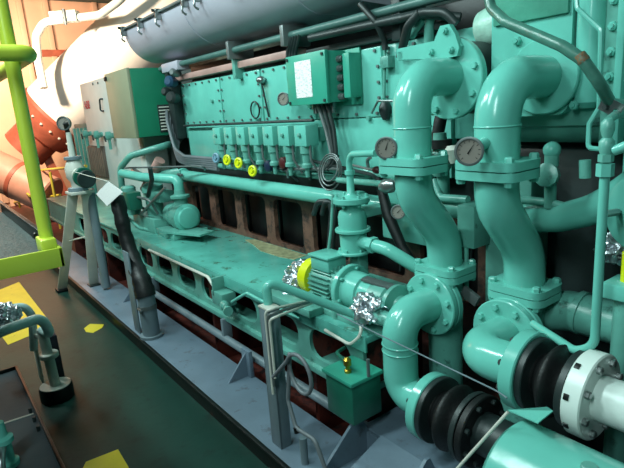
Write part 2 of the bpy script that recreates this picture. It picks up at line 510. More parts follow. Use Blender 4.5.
# coil of thin wires by the filter
p = at(330, 172, y=1.93)
t = thing('wire_coil', 'loose coil of thin grey wires lying above the manifold pipe beside the filter', 'wire', p)
for k in range(3):
    rr = .105 - k * .02
    part('wire_loop', MB().tube([p + V((rr * math.cos(q) + .02 * k, -.015 * k + .02 * math.sin(q), rr * math.sin(q) + .01 * k)) for q in [2 * PI * j / 22 for j in range(22)]], .0045, 8, closed=True), DULL, t)

# ------------------------------------------------------------------ exhaust lagging over the engine
t = thing('exhaust_lagging', 'silver grey curved lagging cover along the top of the engine', 'lagging', (-3, 2.1, 2.18))
prof = []
for k in range(13):
    q = PI + (PI / 2) * k / 12
    prof.append((2.1 + .3 * math.cos(q), 2.48 + .3 * math.sin(q)))
prof += [(2.3, 2.17), (2.5, 2.25), (2.56, 2.4), (2.5, 2.62), (2.2, 2.60)]
b = MB(); b.prism([(-5.2, p[0], p[1]) for p in prof], (3.0, 0, 0)); part('cover_shell', b, LAG, t, ang=50)
b = MB(); b.box(-5.2, -2.2, 1.775, 1.81, 2.474, 2.492, .003); part('seam_strip', b, DULL, t)
for x in (-3.9, -2.6):
    part('joint_band', MB().prism([(x, p[0] + (.003 if p[0] > 2.1 else -.003), p[1] - .003) for p in prof], (.03, 0, 0)), LAG, t, ang=50)
for px, py in ((125, 33), (142, 26), (160, 20), (187, 10), (200, 12), (232, -4)):
    x = at(px, py, y=1.79).x
    c = part('latch', MB().box(x - .016, x + .016, 1.752, 1.80, 2.42, 2.505, .006), STEEL, t)
    part('latch_bolt', MB().cyl((x, 1.755, 2.49), (x, 1.73, 2.49), .012, seg=8), DARKM, c)
    part('latch_hook', MB().tube([(x, 1.76, 2.43), (x, 1.75, 2.39), (x + .005, 1.78, 2.37)], .009, 8, rad=.02), STEEL, c)

# pipes under the lagging
solo('oil_pipe', MB().tube([(-4.98, 2.02, 2.105), (-1.45, 2.06, 2.10)], .024, 16), paint('greygreen', (.28, .42, .40), .4), 'grey green pipe running straight beneath the silver lagging', 'pipe')
solo('drip_channel', MB().box(-4.85, -2.85, 2.06, 2.16, 1.975, 2.025, .008), PINK, 'pinkish grey channel along the top edge of the camshaft covers', 'channel')
for i, px in enumerate((230, 284)):
    p = at(px, 60 if i == 0 else 43, y=2.0)
    solo('pipe_clip', MB().box(p.x - .02, p.x + .02, 1.985, 2.2, 2.04, 2.165, .004), DULL, ['left pipe clip on the grey green pipe under the lagging', 'right pipe clip on the grey green pipe above the junction box'][i], 'clip', 'pipe clips under the lagging')
p = at(235, 66, y=2.05)
solo('channel_clip', MB().box(p.x - .022, p.x + .022, 2.035, 2.12, 1.90, 2.06, .004), MINT2, 'mint clip plate over the pinkish channel above the cover joint', 'clip')
t = thing('cable_connector', 'cluster of dark blue plugs between the green cabinet and the camshaft covers', 'connector', (-4.85, 2.0, 1.6))
for i, (px, py, r, mt) in enumerate([(172, 82, .05, paint('blue_plug', (.14, .27, .38), .4)), (174, 98, .055, DARKM), (168, 92, .04, DARKM), (176, 73, .035, DULL)]):
    p = at(px, py, y=2.0)
    part('plug', MB().lathe(p, (.5, -.8, .1), [(-.05, r * .7), (0, r), (.05, r), (.07, r * .6)], 14), mt, t)
p = at(172, 66, y=2.02)
part('terminal_bar', MB().box(p.x - .16, p.x + .2, 1.98, 2.1, p.z - .05, p.z + .03, .01), LAG, t)
part('post', MB().box(-4.93, -4.80, 2.03, 2.12, 1.45, 2.12, .006), DARKM, t)

# ------------------------------------------------------------------ junction box with notice
JX0, JX1 = at(285.5, 58, y=1.93).x, at(324, 52, y=1.93).x
t = thing('junction_box', 'green junction box with white paper notice mounted on the camshaft covers', 'junction box', ((JX0 + JX1) / 2, 2.0, 1.66))
part('enclosure', MB().box(JX0, JX1, 1.955, 2.11, 1.672, 1.955, .005), GREEN, t)
lid = part('lid', MB().box(JX0 - .004, JX1 + .004, 1.93, 1.957, 1.668, 1.96, .005), GREEN, t)
for xx in (JX0 + .018, JX1 - .018):
    for zz in (1.686, 1.94): part('lid_screw', MB().cyl((xx, 1.922, zz), (xx, 1.932, zz), .009, seg=10), DARKM, lid)
part('paper_notice', MB().box(JX0 + .09, JX0 + .25, 1.9275, 1.9295, 1.712, 1.922, 0), PAPER, t, 'white printed paper notice')
for k in range(5):
    zz = 1.70 + .052 * k
    g = part('cable_gland', MB().lathe((JX1, 2.03, zz), (1, 0, 0), [(0, .02), (.02, .02), (.022, .016), (.04, .016)], 8), DULL, t)
part('mounting_plate', MB().box(JX0 - .02, JX1 + .12, 2.085, 2.099, 1.65, 1.96, .003), GREEN, t)
part('side_flange', MB().box(JX1 + .07, JX1 + .125, 2.0, 2.086, 1.69, 1.93, .004), GREEN, t)
for k in range(4):
    xx = JX0 + .14 + .055 * k
    part('bottom_gland', MB().lathe((xx, 2.03, 1.672), (0, 0, -1), [(0, .022), (.03, .022), (.032, .016), (.06, .016)], 10), STEEL, t)
for i in range(4):
    xx = JX0 - .01
    z0 = 1.90 - .045 * i
    solo('junction_cable', MB().tube([(JX0 + .01, 2.06 - .012 * i, z0), (JX0 - .07 - .012 * i, 2.05 - .012 * i, z0 + .02), (JX0 - .075 - .012 * i, 2.06 - .012 * i, 2.0), (JX0 + .03 - .03 * i, 2.03, 2.09)], .0115, 8, rad=.07), DARKM,
         'dark grey cable curling from the left side of the junction box to the pipe above', 'cable', 'cables at the left side of the junction box')
p = at(261, 80, y=2.07)
t = thing('probe_sensor', 'chrome capped sensor with thin stem left of the junction box', 'sensor', p + V((0, 0, -.2)))
part('cap', MB().sphere(p, .035, (1.1, 1, .8)), STEEL, t)
part('stem', MB().cyl(p, p + V((.03, .02, -.26)), .007, seg=8), DARKM, t)
p2 = at(255, 110, y=2.08)
part('wire_ring', MB().tube([p2 + V((.06 * math.cos(q), 0, .06 * math.sin(q))) for q in [2 * PI * j / 24 for j in range(24)]], .006, 8, closed=True), BLACK, t, 'black wire loop')

# hanging cables below the junction box
for i in range(3):
    q0 = at(318 + 5 * i, 105, y=2.0); q1 = at(326 + 4 * i, 130, y=2.0); q2 = at(333 + 2 * i, 160, y=1.98); q3 = at(322 + 3 * i, 170, y=1.98)
    solo('hanging_cable', MB().tube([q0, q1, q2, q3], .012, 8, rad=.1), (DULL, DARKM, DARKM)[i],
         ['zinc coloured cable hanging leftmost below the junction box', 'dark cable hanging in the middle below the junction box', 'dark cable hanging rightmost below the junction box'][i], 'cable', 'cables below the junction box')
# horizontal conduit under the covers
solo('conduit', MB().tube([(-4.7, 2.06, 1.57), (-2.7, 2.06, 1.572)], .010, 8), DARKM, 'thin dark conduit along the lower edge of the camshaft covers', 'conduit')

# small bracket and sensor by the right cover
p = at(388, 62, y=2.08)
t = thing('level_sensor', 'dark small sensor with bent wire guard on the right camshaft cover', 'sensor', p + V((0, 0, -.3)))
part('rod', MB().tube([at(385, 45, y=2.08), at(384, 98, y=2.08)], .009, 8), MINT2, t)
part('sensor_body', MB().lathe(at(385, 101, y=2.08), (0, 0, -1), [(0, .02), (.03, .035), (.06, .035), (.1, .016)], 10), DARKM, t)
part('wire_guard', MB().tube([at(372, 113, y=2.05), at(378, 101, y=2.0), at(398, 101, y=2.0)], .006, 8, rad=.02), STEEL, t)
part('clip', MB().box(p.x - .03, p.x + .03, 2.05, 2.1, p.z - .03, p.z + .03, .004), MINT2, t)

# ------------------------------------------------------------------ left control cabinet
X0, X1 = -5.68, -4.99
t = thing('control_cabinet', 'control cabinet with tan door and green vented side beside the engine', 'cabinet', (-5.3, 1.95, 1.47))
part('body', MB().box(X0, X1, 1.73, 2.22, 1.49, 2.12, .006), paint('cabinet_green', (.10, .48, .36), .4, vary=.1, bump=.03), t)
part('door', MB().box(X0 - .005, X1 - .006, 1.70, 1.73, 1.485, 2.125, .006), TAN, t, 'tan cabinet door')
part('hinge', MB().box(X0 + .0, X0 + .07, 1.688, 1.70, 2.06, 2.10, .004), BLACK, t)
v = part('vent_grille', MB().box(X1 - .004, X1 + .006, 1.94, 2.2, 1.52, 1.78, .002), DARKM, t)
for k in range(8):
    zz = 1.54 + .03 * k
    part('louver', MB().box(X1, X1 + .02, 1.95, 2.19, zz, zz + .012, .002, ), LTGREY, v)
part('wall_bracket', MB().box(X0 + .05, X1 - .1, 2.2, 2.6, 1.55, 1.65, .004), GREYP, t)
part('support_leg', MB().box(X0 + .06, X0 + .12, 2.0, 2.06, .615, 1.5, .004), DARKM, t)
# cable bundle from the louvres
for i in range(6):
    o = .035 * i
    pts = [V((X1 + .03, 2.02 + .03 * i, 1.72 - .025 * i)), V((X1 + .10, 1.98 + .02 * i, 1.62 - .03 * i)), V((X1 + .22, 1.97, 1.36 - .02 * i)), V((X1 + .42, 1.97 + .01 * i, 1.27 - .018 * i + .03)), V((X1 + .95, 2.03, 1.285 - .018 * i))]
    solo('power_cable', MB().tube(pts, .016, 10, rad=.14), CABLE, 'thick grey power cable sweeping from the cabinet side down to the engine', 'cable', 'grey power cables from the control cabinet')

# ------------------------------------------------------------------ generator housing behind, far left
GX0, GX1 = at(79, 83, y=1.95).x, -5.70
t = thing('generator_housing', 'pale white generator panel with red logo and black handle, left of the tan door', 'generator', ((GX0 + GX1) / 2, 2.3, .62))
part('panel', MB().box(GX0, GX1, 1.95, 2.9, .62, 2.17, .01), WHITEP, t)
part('lower_panel', MB().box(GX1 - .05, -5.53, 1.952, 2.2, .62, 1.47, .008), WHITEP, t)
part('handle', MB().tube([at(103, 99, y=1.95) , at(99.5, 99, y=1.92), at(100.5, 111, y=1.92), at(104, 111, y=1.95)], .010, 8, rad=.02), DARKM, t)
for px, py in ((93, 84), (98, 83)):
    q = at(px, py, y=1.95); part('screw', MB().cyl((q.x, 1.943, q.z), (q.x, 1.95, q.z), .015, seg=8), DARKM, t)
q = at(90, 150, y=1.94)
g = part('air_grille', MB().box(at(88, 147, y=1.93).x, at(103, 147, y=1.93).x, 1.925, 1.95, .95, at(96, 146, y=1.93).z, .004), paint('grille_brown', (.38, .32, .29), .5), t, 'brown louvred grille')
gx0, gx1 = at(88, 147, y=1.93).x, at(103, 147, y=1.93).x
for k in range(9):
    xx = gx0 + (gx1 - gx0) * (k + .5) / 9
    part('slat', MB().box(xx - .012, xx + .012, 1.91, 1.926, .97, at(96, 146, y=1.93).z - .02, .002), paint('grille_slat', (.48, .42, .37), .5), g)
# logo text
fc = bpy.data.curves.new('logo', 'FONT'); fc.body = 'ABB'; fc.size = .15; fc.extrude = .002; fc.align_x = 'CENTER'; fc.align_y = 'CENTER'
fo = bpy.data.objects.new('logo_tmp', fc); COL.objects.link(fo)
dg = bpy.context.evaluated_depsgraph_get(); me = bpy.data.meshes.new_from_object(fo.evaluated_get(dg)); bpy.data.objects.remove(fo)
me.materials.clear(); me.materials.append(REDP)
me.transform(Matrix.Rotation(PI / 2, 4, 'X'))
lo = bpy.data.objects.new('logo', me); q = at(87, 105.5, y=1.948); link(lo, t, q)
lo['label'] = 'red three letter logo'
# end shield of the generator
t2 = thing('alternator', 'grey green ribbed alternator casing left of the pale generator panel', 'generator', (-7.4, 2.3, .62))
part('frame', MB().box(GX0 - .9, GX0 - .02, 2.0, 2.9, .62, 1.66, .02), paint('grey_green_frame', (.40, .52, .48), .5), t2)
for k in range(4):
    part('fin', MB().box(GX0 - .85 + .2 * k, GX0 - .8 + .2 * k, 1.96, 2.0, .66, 1.6, .004), MINT2, t2)
# row of little valves on the panel
vl = ['leftmost small green valve on the pale generator panel', 'middle small green valve on the pale generator panel', 'rightmost small green valve on the pale generator panel']
for i, (px, py) in enumerate(((84, 134), (95, 135), (107, 136))):
    p = at(px, py, y=1.86)
    t = thing('instrument_valve', vl[i], 'valve', p, 'small green valves on the generator panel')
    part('body', MB().lathe(p + V((0, .1, 0)), (0, -1, 0), [(0, .03), (.05, .03), (.06, .05), (.11, .05), (.12, .03)], 12), MINT2, t)
    part('lever', MB().bar(p + V((-.02, -.03, .0)), p + V((.09, -.05, -.06)), .02, .012), DARKM, t)
    part('tail', MB().cyl(p + V((0, .02, -.01)), p + V((.0, .02, -.16)), .018, seg=10), MINT2, t)

# ------------------------------------------------------------------ valve on the left, A-frame stand
ax = at(80, 197, y=1.15)
t = thing('a_frame_stand', 'light grey A-frame pipe stand at the curb left of the black sleeve', 'stand', (ax.x, 1.1, 0))
top = V((-5.2, 1.16, 1.02))
f1, f2 = at(62, 291, z=0), at(94, 285, z=.1)
f2 = V((f2.x, f2.y, .1))
top = at(79, 193, y=1.12)
part('leg', MB().bar(f1, top + V((-.05, -.04, 0)), .09, .014, up=V((1, 0, 0))), LTGREY, t)
part('leg', MB().bar(f2, top + V((.02, .06, 0)), .09, .014, up=V((1, 0, 0))), LTGREY, t)
part('foot_plate', MB().box(f1.x - .06, f1.x + .06, f1.y - .05, f1.y + .05, 0, .03, .004), BLACK, t)
part('foot_plate', MB().box(f2.x - .06, f2.x + .06, f2.y - .05, f2.y + .05, .1, .115, .004), DARKM, t)
part('cross_brace', MB().bar(f1.lerp(top, .55), f2.lerp(top, .55), .05, .012), LTGREY, t)
b = at(60, 224, y=1.5)
part('back_leg', MB().bar(V((top.x - .75, 1.3, .1)), top + V((-.04, .05, 0)), .06, .014, up=V((0, 1, 0))), LTGREY, t)
part('top_plate', MB().box(top.x - .12, top.x + .1, top.y - .09, top.y + .11, top.z - .005, top.z + .02, .003), LTGREY, t)

t = thing('pipe_valve', 'grey flanged angle valve with gauge standing on top of the A-frame stand', 'valve', (top.x, top.y, top.z + .02))
c = V((top.x, top.y, top.z + .02))
ctr = c + V((0, 0, .17))
part('lower_flange', MB().cyl(c, c + V((0, 0, .035)), .085, seg=24, bev=.004), GREYP, t)
part('body', MB().lathe(c + V((0, 0, .035)), (0, 0, 1), [(0, .05), (.05, .055), (.09, .08), (.17, .085), (.23, .06), (.26, .045)], 24), LTGREY, t)
part('upper_flange', MB().cyl(c + V((0, 0, .28)), c + V((0, 0, .31)), .075, seg=20, bev=.004), GREYP, t)
part('stem', MB().cyl(c + V((0, 0, .3)), c + V((0, 0, .52)), .03, .022, seg=14), LTGREY, t)
part('branch', MB().cyl(ctr, ctr + V((.26, 0, -.03)), .045, seg=18), LTGREY, t)
fw = part('branch_flange', MB().cyl(ctr + V((.24, 0, -.03)), ctr + V((.28, 0, -.032)), .085, seg=28, bev=.005), DKGREEN, t, 'dark green flange')
part('branch_flange', MB().cyl(ctr + V((.34, 0, -.04)), ctr + V((.37, 0, -.042)), .075, seg=28, bev=.005), DARKM, t, 'dark metal flange')
part('coupling', MB().cyl(ctr + V((.27, 0, -.03)), ctr + V((.35, 0, -.04)), .05, seg=20), DARKM, t)
part('lever', MB().bar(c + V((-.02, 0, .52)), c + V((.05, -.02, .60)), .04, .02), BLACK, t)
part('pipe_leg', MB().cyl(c + V((-.02, .1, 0)), c + V((-.02, .1, -.95)), .04, seg=18), GREYP, t)
p = at(77, 143, y=1.15)


def gauge(label, c, d, r, stem_to, mat=DULL, name='pressure_gauge', needle=.8):
    """round dial gauge facing d; stem runs from its back to stem_to"""
    c = V(c); a, u, w = basis(V(d))
    if w.z < 0: w = -w; u = -u
    t = thing(name, label, 'gauge', c - V((0, 0, r)))
    part('case', MB().lathe(c - a * r * .75, a, [(0, r * .7), (r * .1, r * .93), (r * .6, r), (r * .78, r * 1.03), (r * .8, r * .97), (r * .8, r * .86), (r * .62, r * .85)], 36, caps=True), mat, t)
    part('dial', MB().cyl(c - a * r * .14, c - a * r * .08, r * .86, seg=36), DIAL, t, 'pale dial face')
    b = MB()
    for k in range(11):
        q = math.radians(225 - 27 * k); dd = u * math.cos(q) + w * math.sin(q); pp = u * -math.sin(q) + w * math.cos(q)
        b.prism([c - a * r * .08 + dd * r * .62 - pp * r * .02, c - a * r * .08 + dd * r * .78 - pp * r * .02, c - a * r * .08 + dd * r * .78 + pp * r * .02, c - a * r * .08 + dd * r * .62 + pp * r * .02], a * r * .01)
    part('dial_marks', b, BLACK, t)
    dd = u * math.cos(needle) + w * math.sin(needle); pp = u * -math.sin(needle) + w * math.cos(needle); o = c - a * r * .05
    part('needle', MB().prism([o - dd * r * .2 - pp * r * .05, o + dd * r * .66, o - dd * r * .2 + pp * r * .05], a * r * .02), BLACK, t)
    part('stem', MB().cyl(c - a * r * .6, stem_to, r * .38, r * .5, seg=18), MINT if name != 'tiny_gauge' else DULL, t)
    return t


gauge('small pale gauge on top of the grey valve at far left', c + V((.01, -.03, .60)), (.75, -.65, .05), .06, c + V((0, 0, .56)), name='small_gauge')

# tag of white paper and the black sleeves
p = at(108, 193, y=1.1)
a1, a2, a3, a4 = at(96, 194, y=1.08), at(108, 181.5, y=1.08), at(122.5, 192, y=1.08), at(107, 206, y=1.07)
t = thing('paper_tag', 'white paper tag hanging from the dark flange at the top of the black sleeve', 'tag', a4)
part('sheet', MB().prism([a1, a4, a3, a2], (.001, .003, 0)), PAPER2, t, 'blank white sheet')
part('string', MB().tube([a2, ctr + V((.42, -.13, .05))], .003, 6), LTGREY, t)

st = at(152, 336, z=.1)
stp = V((st.x, st.y, .1))
t = thing('pipe_stub', 'grey blue pipe stub on the grey plate holding the lower end of the black sleeve', 'pipe', stp)
part('pipe_barrel', MB().cyl(stp, stp + V((0, 0, .33)), .062, seg=24), GREYP, t)
part('clamp_band', MB().cyl(stp + V((0, 0, .22)), stp + V((0, 0, .25)), .066, seg=24), DULL, t)
part('clamp_bolt', MB().cyl(stp + V((.0, -.07, .235)), stp + V((.07, -.07, .235)), .008, seg=8), STEEL, t)
part('foot_ring', MB().cyl(stp, stp + V((0, 0, .02)), .085, seg=24), GREYP, t)
s0 = stp + V((0, 0, .31))
sl = [s0, stp + V((-.03, 0, .42)), at(134, 262, y=1.15), at(126, 238, y=1.14), at(121, 216, y=1.13), at(117, 197, y=1.14)]
b = MB(); pts = smooth_path(sl, .25, 8)
n = len(pts); b.tube(pts, [.052 + .02 * max(0, 1 - i / (n * .6)) + (.005 * math.sin(i * 2.3)) for i in range(n)], 20)
solo('cable_sleeve', b, SLEEVE, 'wrinkled black sleeve sloping from the paper tag down to the pipe stub', 'sleeve')
q0 = at(131, 250, y=1.13)
solo('support_plate', MB().box(q0.x - .05, q0.x + .075, 1.08, 1.09, .1, q0.z, .002, Matrix.Rotation(-.0, 3, 'Y')), GREYP, 'flat grey upright plate in front of the black sleeve', 'plate')

# ------------------------------------------------------------------ prelube pump group on the left end of the deck
PM = V((-4.25, 1.78, .80))
t = thing('prelube_pump', 'mint green round-capped pump standing on the left end of the oily deck', 'pump', (PM.x, PM.y, .632))
part('body', MB().lathe(PM + V((-.33, 0, 0)), (1, 0, 0), [(0, .08), (.03, .10), (.14, .105), (.15, .085), (.2, .085), (.21, .118), (.33, .12)], 28), MINT2, t)
part('end_cap', MB().lathe(PM, (1, 0, 0), [(0, .118), (.02, .122), (.035, .095), (.06, .09), (.065, .08)], 28), MINT, t)
part('foot', MB().box(PM.x - .34, PM.x + .06, PM.y - .16, PM.y + .16, .632, .69, .006), MINT2, t)
part('bracket_plate', MB().prism([(PM.x - .1, PM.y - .22, .69), (PM.x + .35, PM.y - .05, .69), (PM.x + .3, PM.y + .1, .69), (PM.x - .1, PM.y + .05, .69)], (0, 0, .015)), MINT2, t)
part('inlet', MB().lathe(PM + V((-.08, 0, .10)), (0, 0, 1), [(0, .06), (.06, .06), (.07, .085), (.09, .085), (.1, .05), (.14, .045)], 20), MINT2, t)
part('suction_pipe', MB().tube([PM + V((-.08, 0, .22)), PM + V((-.08, 0, .33)), PM + V((-.55, -.15, .34)), PM + V((-.95, -.2, .36))], .042, 16, rad=.14), MINT, t)
t = thing('strainer', 'mint green strainer housing with chrome valve left of the prelube pump', 'strainer', (-4.9, 1.75, .62))
part('housing', MB().lathe((-4.9, 1.75, .62), (0, 0, 1), [(0, .1), (.04, .1), (.05, .08), (.35, .08), (.36, .1), (.42, .1), (.45, .05)], 22), MINT2, t)
part('bridge', MB().box(-5.05, -4.62, 1.7, 1.85, .9, 1.0, .01), MINT2, t)
part('inclined_tube', MB().cyl(at(145, 190, y=1.75), at(160, 160, y=1.85), .05, seg=16), PINK, t, 'pinkish inclined tube')
part('chrome_nut', MB().cyl(at(134, 172, y=1.7), at(140, 176, y=1.68), .04, seg=6), STEEL, t)
for i, (q0, q1, q2, r) in enumerate([((124, 190), (127, 205), (140, 214), .018), ((118, 200), (132, 202), (146, 210), .014), ((128, 218), (140, 228), (158, 232), .016), ((150, 168), (152, 180), (148, 196), .02), ((133, 196), (150, 200), (158, 214), .012)]):
    part('tube_run', MB().tube([at(*q0, y=1.58), at(*q1, y=1.6), at(*q2, y=1.66)], r, 10, rad=.06), (DKGREEN, DARKM, MINT2, DARKM, DULL)[i], t)
part('terminal_block', MB().box(-5.02, -4.86, 1.5, 1.62, .84, 1.0, .006), DKGREEN, t)
part('diagonal_rod', MB().cyl(at(140, 215, y=1.6), at(165, 188, y=1.6), .012, seg=8), DULL, t)
part('foot_box', MB().box(-5.2, -4.62, 1.62, 1.92, .62, .76, .01), MINT2, t)
part('side_pot', MB().lathe((-5.15, 1.6, .76), (0, 0, 1), [(0, .09), (.1, .09), (.12, .07), (.26, .07), (.28, .05)], 20), MINT2, t)
solo('return_pipe', MB().tube([at(122, 188, y=1.6), at(120, 168, y=1.6), at(130, 156, y=1.65), at(167, 145, y=1.9), at(172, 143.5, y=2.2)], .032, 14, rad=.12), MINT2, 'mint green bent pipe rising above the strainer towards the cabinet cables', 'pipe')
solo('sensing_line', MB().tube([at(122, 168, y=1.65), at(205, 166, y=1.93), at(205, 170, y=2.0)], .008, 8, rad=.03), DULL, 'thin grey sensing line running level above the prelube pump', 'tube')
solo('cross_pipe', MB().tube([at(150, 178, y=1.8), at(178, 174, y=1.95), (-4.9, 2.0, 1.115)], .055, 18), MINT2, 'worn mint pipe end joining the long manifold pipe at its left', 'pipe')
# dark backing at left of engine, below cabinet
t = thing('flywheel_housing', 'dark flywheel housing in the shade below the control cabinet', 'housing', (-5.5, 2.3, .62))
part('housing', MB().lathe((-5.52, 2.6, 1.15), (1, 0, 0), [(0, .3), (.02, .34), (.5, .34), (.52, .3)], 36), DARKM, t)
part('base', MB().box(-5.52, -5.0, 2.2, 2.9, .62, .9, .01), DARKM, t)

# sensing line on deck edge and small valve box on the frame
t = thing('frame_valve', 'small mint valve block on the front of the base frame', 'valve', at(222, 303, y=1.38))
p = at(222, 297, y=1.39)
part('block', MB().box(p.x - .09, p.x + .06, 1.36, 1.46, p.z - .055, p.z + .035, .006), MINT2, t)
part('stem', MB().lathe(p + V((.06, -.02, -.03)), (1, -.3, 0), [(0, .03), (.04, .03), (.05, .02), (.1, .02), (.11, .03), (.13, .03)], 12), MINT2, t)
part('tie_plate', MB().box(p.x - .07, p.x - .05, 1.36, 1.46, p.z, p.z + .12, .003), MINT2, t)
solo('drain_line', MB().tube([at(149, 250, y=1.42), at(180, 264, y=1.42), at(208, 277, y=1.41), at(216, 290, y=1.40)], .011, 10, rad=.05), LTGREY, 'pale drain line along the front edge of the deck, left of the valve block', 'tube')
solo('drain_hose', MB().tube([at(232, 302, y=1.37), at(240, 297, y=1.37), at(247, 293, y=1.38), at(262, 301, y=1.40), at(300, 318, y=1.43)], .010, 10, rad=.04), MINT, 'thin mint line from the valve block along the deck towards the grey post', 'tube')

# grey handrail pipe low in front of the bilge
t = thing('bilge_pipe', 'grey pipe running low along the gap between plate and base frame', 'pipe', (-3, 1.42, .1))
part('pipe_run', MB().tube([(-4.6, 1.42, .19), (-1.62, 1.42, .19)], .026, 14), GREYP, t)
for x in (-4.3, -3.0, -1.75): part('hanger', MB().box(x - .015, x + .015, 1.405, 1.47, .19, .33, .003), GREYP, t)
part('red_wrap', MB().cyl((-4.42, 1.42, .19), (-4.3, 1.42, .19), .036, seg=14), ORANGE, t, 'rust red patch')

# gussets on the plate
for i, (px, py, h, w) in enumerate([(226, 384, .17, .15), (120, 303, .16, .15)]):
    p = at(px, py, z=.1)
    b = MB(); b.prism([(p.x, 1.362 - w, .1), (p.x, 1.362, .1), (p.x, 1.362, .1 + h)], (.012, 0, 0)); b.box(p.x - .04, p.x + .05, 1.345, 1.37, .1, .1 + h, .002)
    solo('gusset', b, LAVG, ['triangular grey gusset on the plate in front of the bilge pipe', 'triangular grey gusset on the plate behind the black sleeve'][i], 'gusset')

# ------------------------------------------------------------------ grey post with pipe and cables
pf = at(281, 452, z=.1); pf = V((-1.90, 1.10, .1))
t = thing('grey_post', 'upright grey channel post standing on the plate in front of the motor pump', 'post', pf)
part('web', MB().box(pf.x - .045, pf.x + .035, 1.10, 1.112, .1, .80, .002), GREYP, t)
part('channel_flange', MB().box(pf.x + .023, pf.x + .035, 1.10, 1.16, .1, .80, .002), GREYP, t)
part('channel_flange', MB().box(pf.x - .045, pf.x - .033, 1.10, 1.16, .1, .80, .002), GREYP, t)
part('cap', MB().box(pf.x - .047, pf.x + .037, 1.098, 1.162, .795, .805, .002), LTGREY, t)
solo('overflow_pipe', MB().tube([V((-1.925, 1.14, .55)), V((-1.925, 1.14, .905)), at(280, 286, y=1.2), at(345, 311, y=1.45), at(372, 320, y=1.55)], .021, 16, rad=.06), MINT, 'mint green pipe rising from the grey post and bending across to the pump', 'pipe')
for i in range(3):
    x = -1.865 + .022 * i
    y0 = 1.085 - .004 * i
    solo('capillary_tube', MB().tube([(x, y0, .40 + .05 * i), (x, y0, .80 - .012 * i), (x + .03, y0 + .02, .815 - .01 * i), at(312, 300 + 1.5 * i, y=1.40)], .0065, 8, rad=.03), (LTGREY, DULL, LTGREY)[i],
         'thin grey capillary tube strapped to the right side of the grey post', 'tube', 'capillary tubes on the grey post')
p = at(300, 377, y=1.10)
t = thing('flexible_cable', 'grey looped cable hanging beside the grey post and running to the floor plate', 'cable', (p.x, 1.1, .1))
lp = [V((-1.835, 1.075, .50))]
for k in range(21):
    q = math.radians(150 - 360 * k / 20)
    lp.append(p + V((.085 * math.cos(q), -.012 + .001 * k, .098 * math.sin(q) + .002 * k)))
lp += [at(288, 400, y=1.10), at(296, 428, y=1.09), at(315, 440, y=1.09), V((at(330, 452, y=1.10).x, 1.10, .12))]
part('cable_run', MB().tube(smooth_path(lp, .03, 4), .009, 10), CABLE, t)
part('cable_tie', MB().lathe(at(297, 430, y=1.09), (.3, 0, -1), [(-.012, .014), (.012, .014)], 10), BLACK, t)
p = at(305, 463, z=.1)
solo('stub_post', MB().cyl((p.x, p.y, .1), (p.x, p.y, .23), .018, seg=14), GREYP, 'short grey stub standing on the plate under the looped cable', 'post')

# ------------------------------------------------------------------ motor pump with yellow cowl on the deck
MY, MZ = 1.612, .757
def mx(px): return at(px, 275, y=MY).x
m0, m1, m2 = -2.215, -2.165, -1.955
t = thing('motor_pump', 'mint green electric motor pump with yellow fan cowl on the deck', 'motor pump', (-2.1, MY, .632))
part('fan_cowl', MB().lathe((m0, MY, MZ), (1, 0, 0), [(-.025, .07), (-.015, .097), (.06, .105), (.062, .08)], 32), YELC, t, 'bright yellow fan cowl')
bd = part('motor_body', MB().lathe((m1, MY, MZ), (1, 0, 0), [(0, .078), (.02, .08), (.21, .08), (.22, .07)], 28), MINT2, t)
b = MB()
for k in range(24):
    q = 2 * PI * k / 24
    d = V((0, math.cos(q), math.sin(q)))
    p0 = V((m1 + .03, MY, MZ)) + d * .088
    b.bar(p0, p0 + V((.16, 0, 0)), .005, .022, up=d, bev=0)
part('cooling_fins', b, MINT2, bd)
part('terminal_box', MB().box(m1 + .02, m1 + .17, MY - .06, MY + .06, MZ + .07, MZ + .14, .006), MINT, t)
part('terminal_lid', MB().box(m1 + .01, m1 + .18, MY - .07, MY + .07, MZ + .14, MZ + .153, .004), MINT, t)
flange(t, (m2 + .06, MY, MZ), (1, 0, 0), .125, .03, 6, MINT, MINT, .009, False)
part('lantern', MB().lathe((m2 + .07, MY, MZ), (1, 0, 0), [(0, .098), (.10, .092), (.105, .08), (.17, .08)], 28), MINT, t)
part('gear_case', MB().lathe((m2 + .23, MY, MZ - .005), (1, 0, 0), [(0, .07), (.01, .085), (.1, .085), (.11, .07), (.13, .095), (.15, .095), (.16, .05), (.2, .04)], 24), MINT2, t)
part('top_bar', MB().bar((m2 + .18, MY - .02, MZ + .085), (m2 + .36, MY + .0, MZ + .075), .05, .014), DULL, t)
part('discharge', MB().tube([(m2 + .3, MY, MZ), (m2 + .3, MY - .13, MZ - .01), (m2 + .52, MY - .13, MZ - .02)], .034, 14, rad=.05), MINT2, t)
part('base_plate', MB().box(m0 + .02, m2 + .42, MY - .12, MY + .12, .632, .66, .004), MINT2, t)
for x in (m1 + .04, m1 + .15): part('foot', MB().box(x - .02, x + .02, MY - .09, MY + .09, .655, MZ - .05, .004), MINT2, t)
part('gear_foot', MB().box(m2 + .24, m2 + .32, MY - .06, MY + .06, .655, MZ - .06, .004), MINT2, t)
part('support_tube', MB().lathe((m2 + .06, MY - .10, MZ - .125), (0, 0, 1), [(0, .03), (.08, .03), (.1, .02)], 14), MINT2, t)
b = MB().sphere((m0 - .125, MY + .0, MZ - .035), .088, (1, 1, 1), 4, .45, 3)
solo('foil_wrap', b, FOIL, 'crumpled silver foil wrap left of the yellow fan cowl', 'foil', 'foil wraps at the motor pump', ang=25)
b = MB().sphere((m0 - .08, MY - .10, .66), .055, (1.2, 1, .6), 4, .45, 5)
solo('foil_scrap', b, FOIL, 'crumpled foil scrap lying on the deck below the foil wrap', 'foil', ang=25)
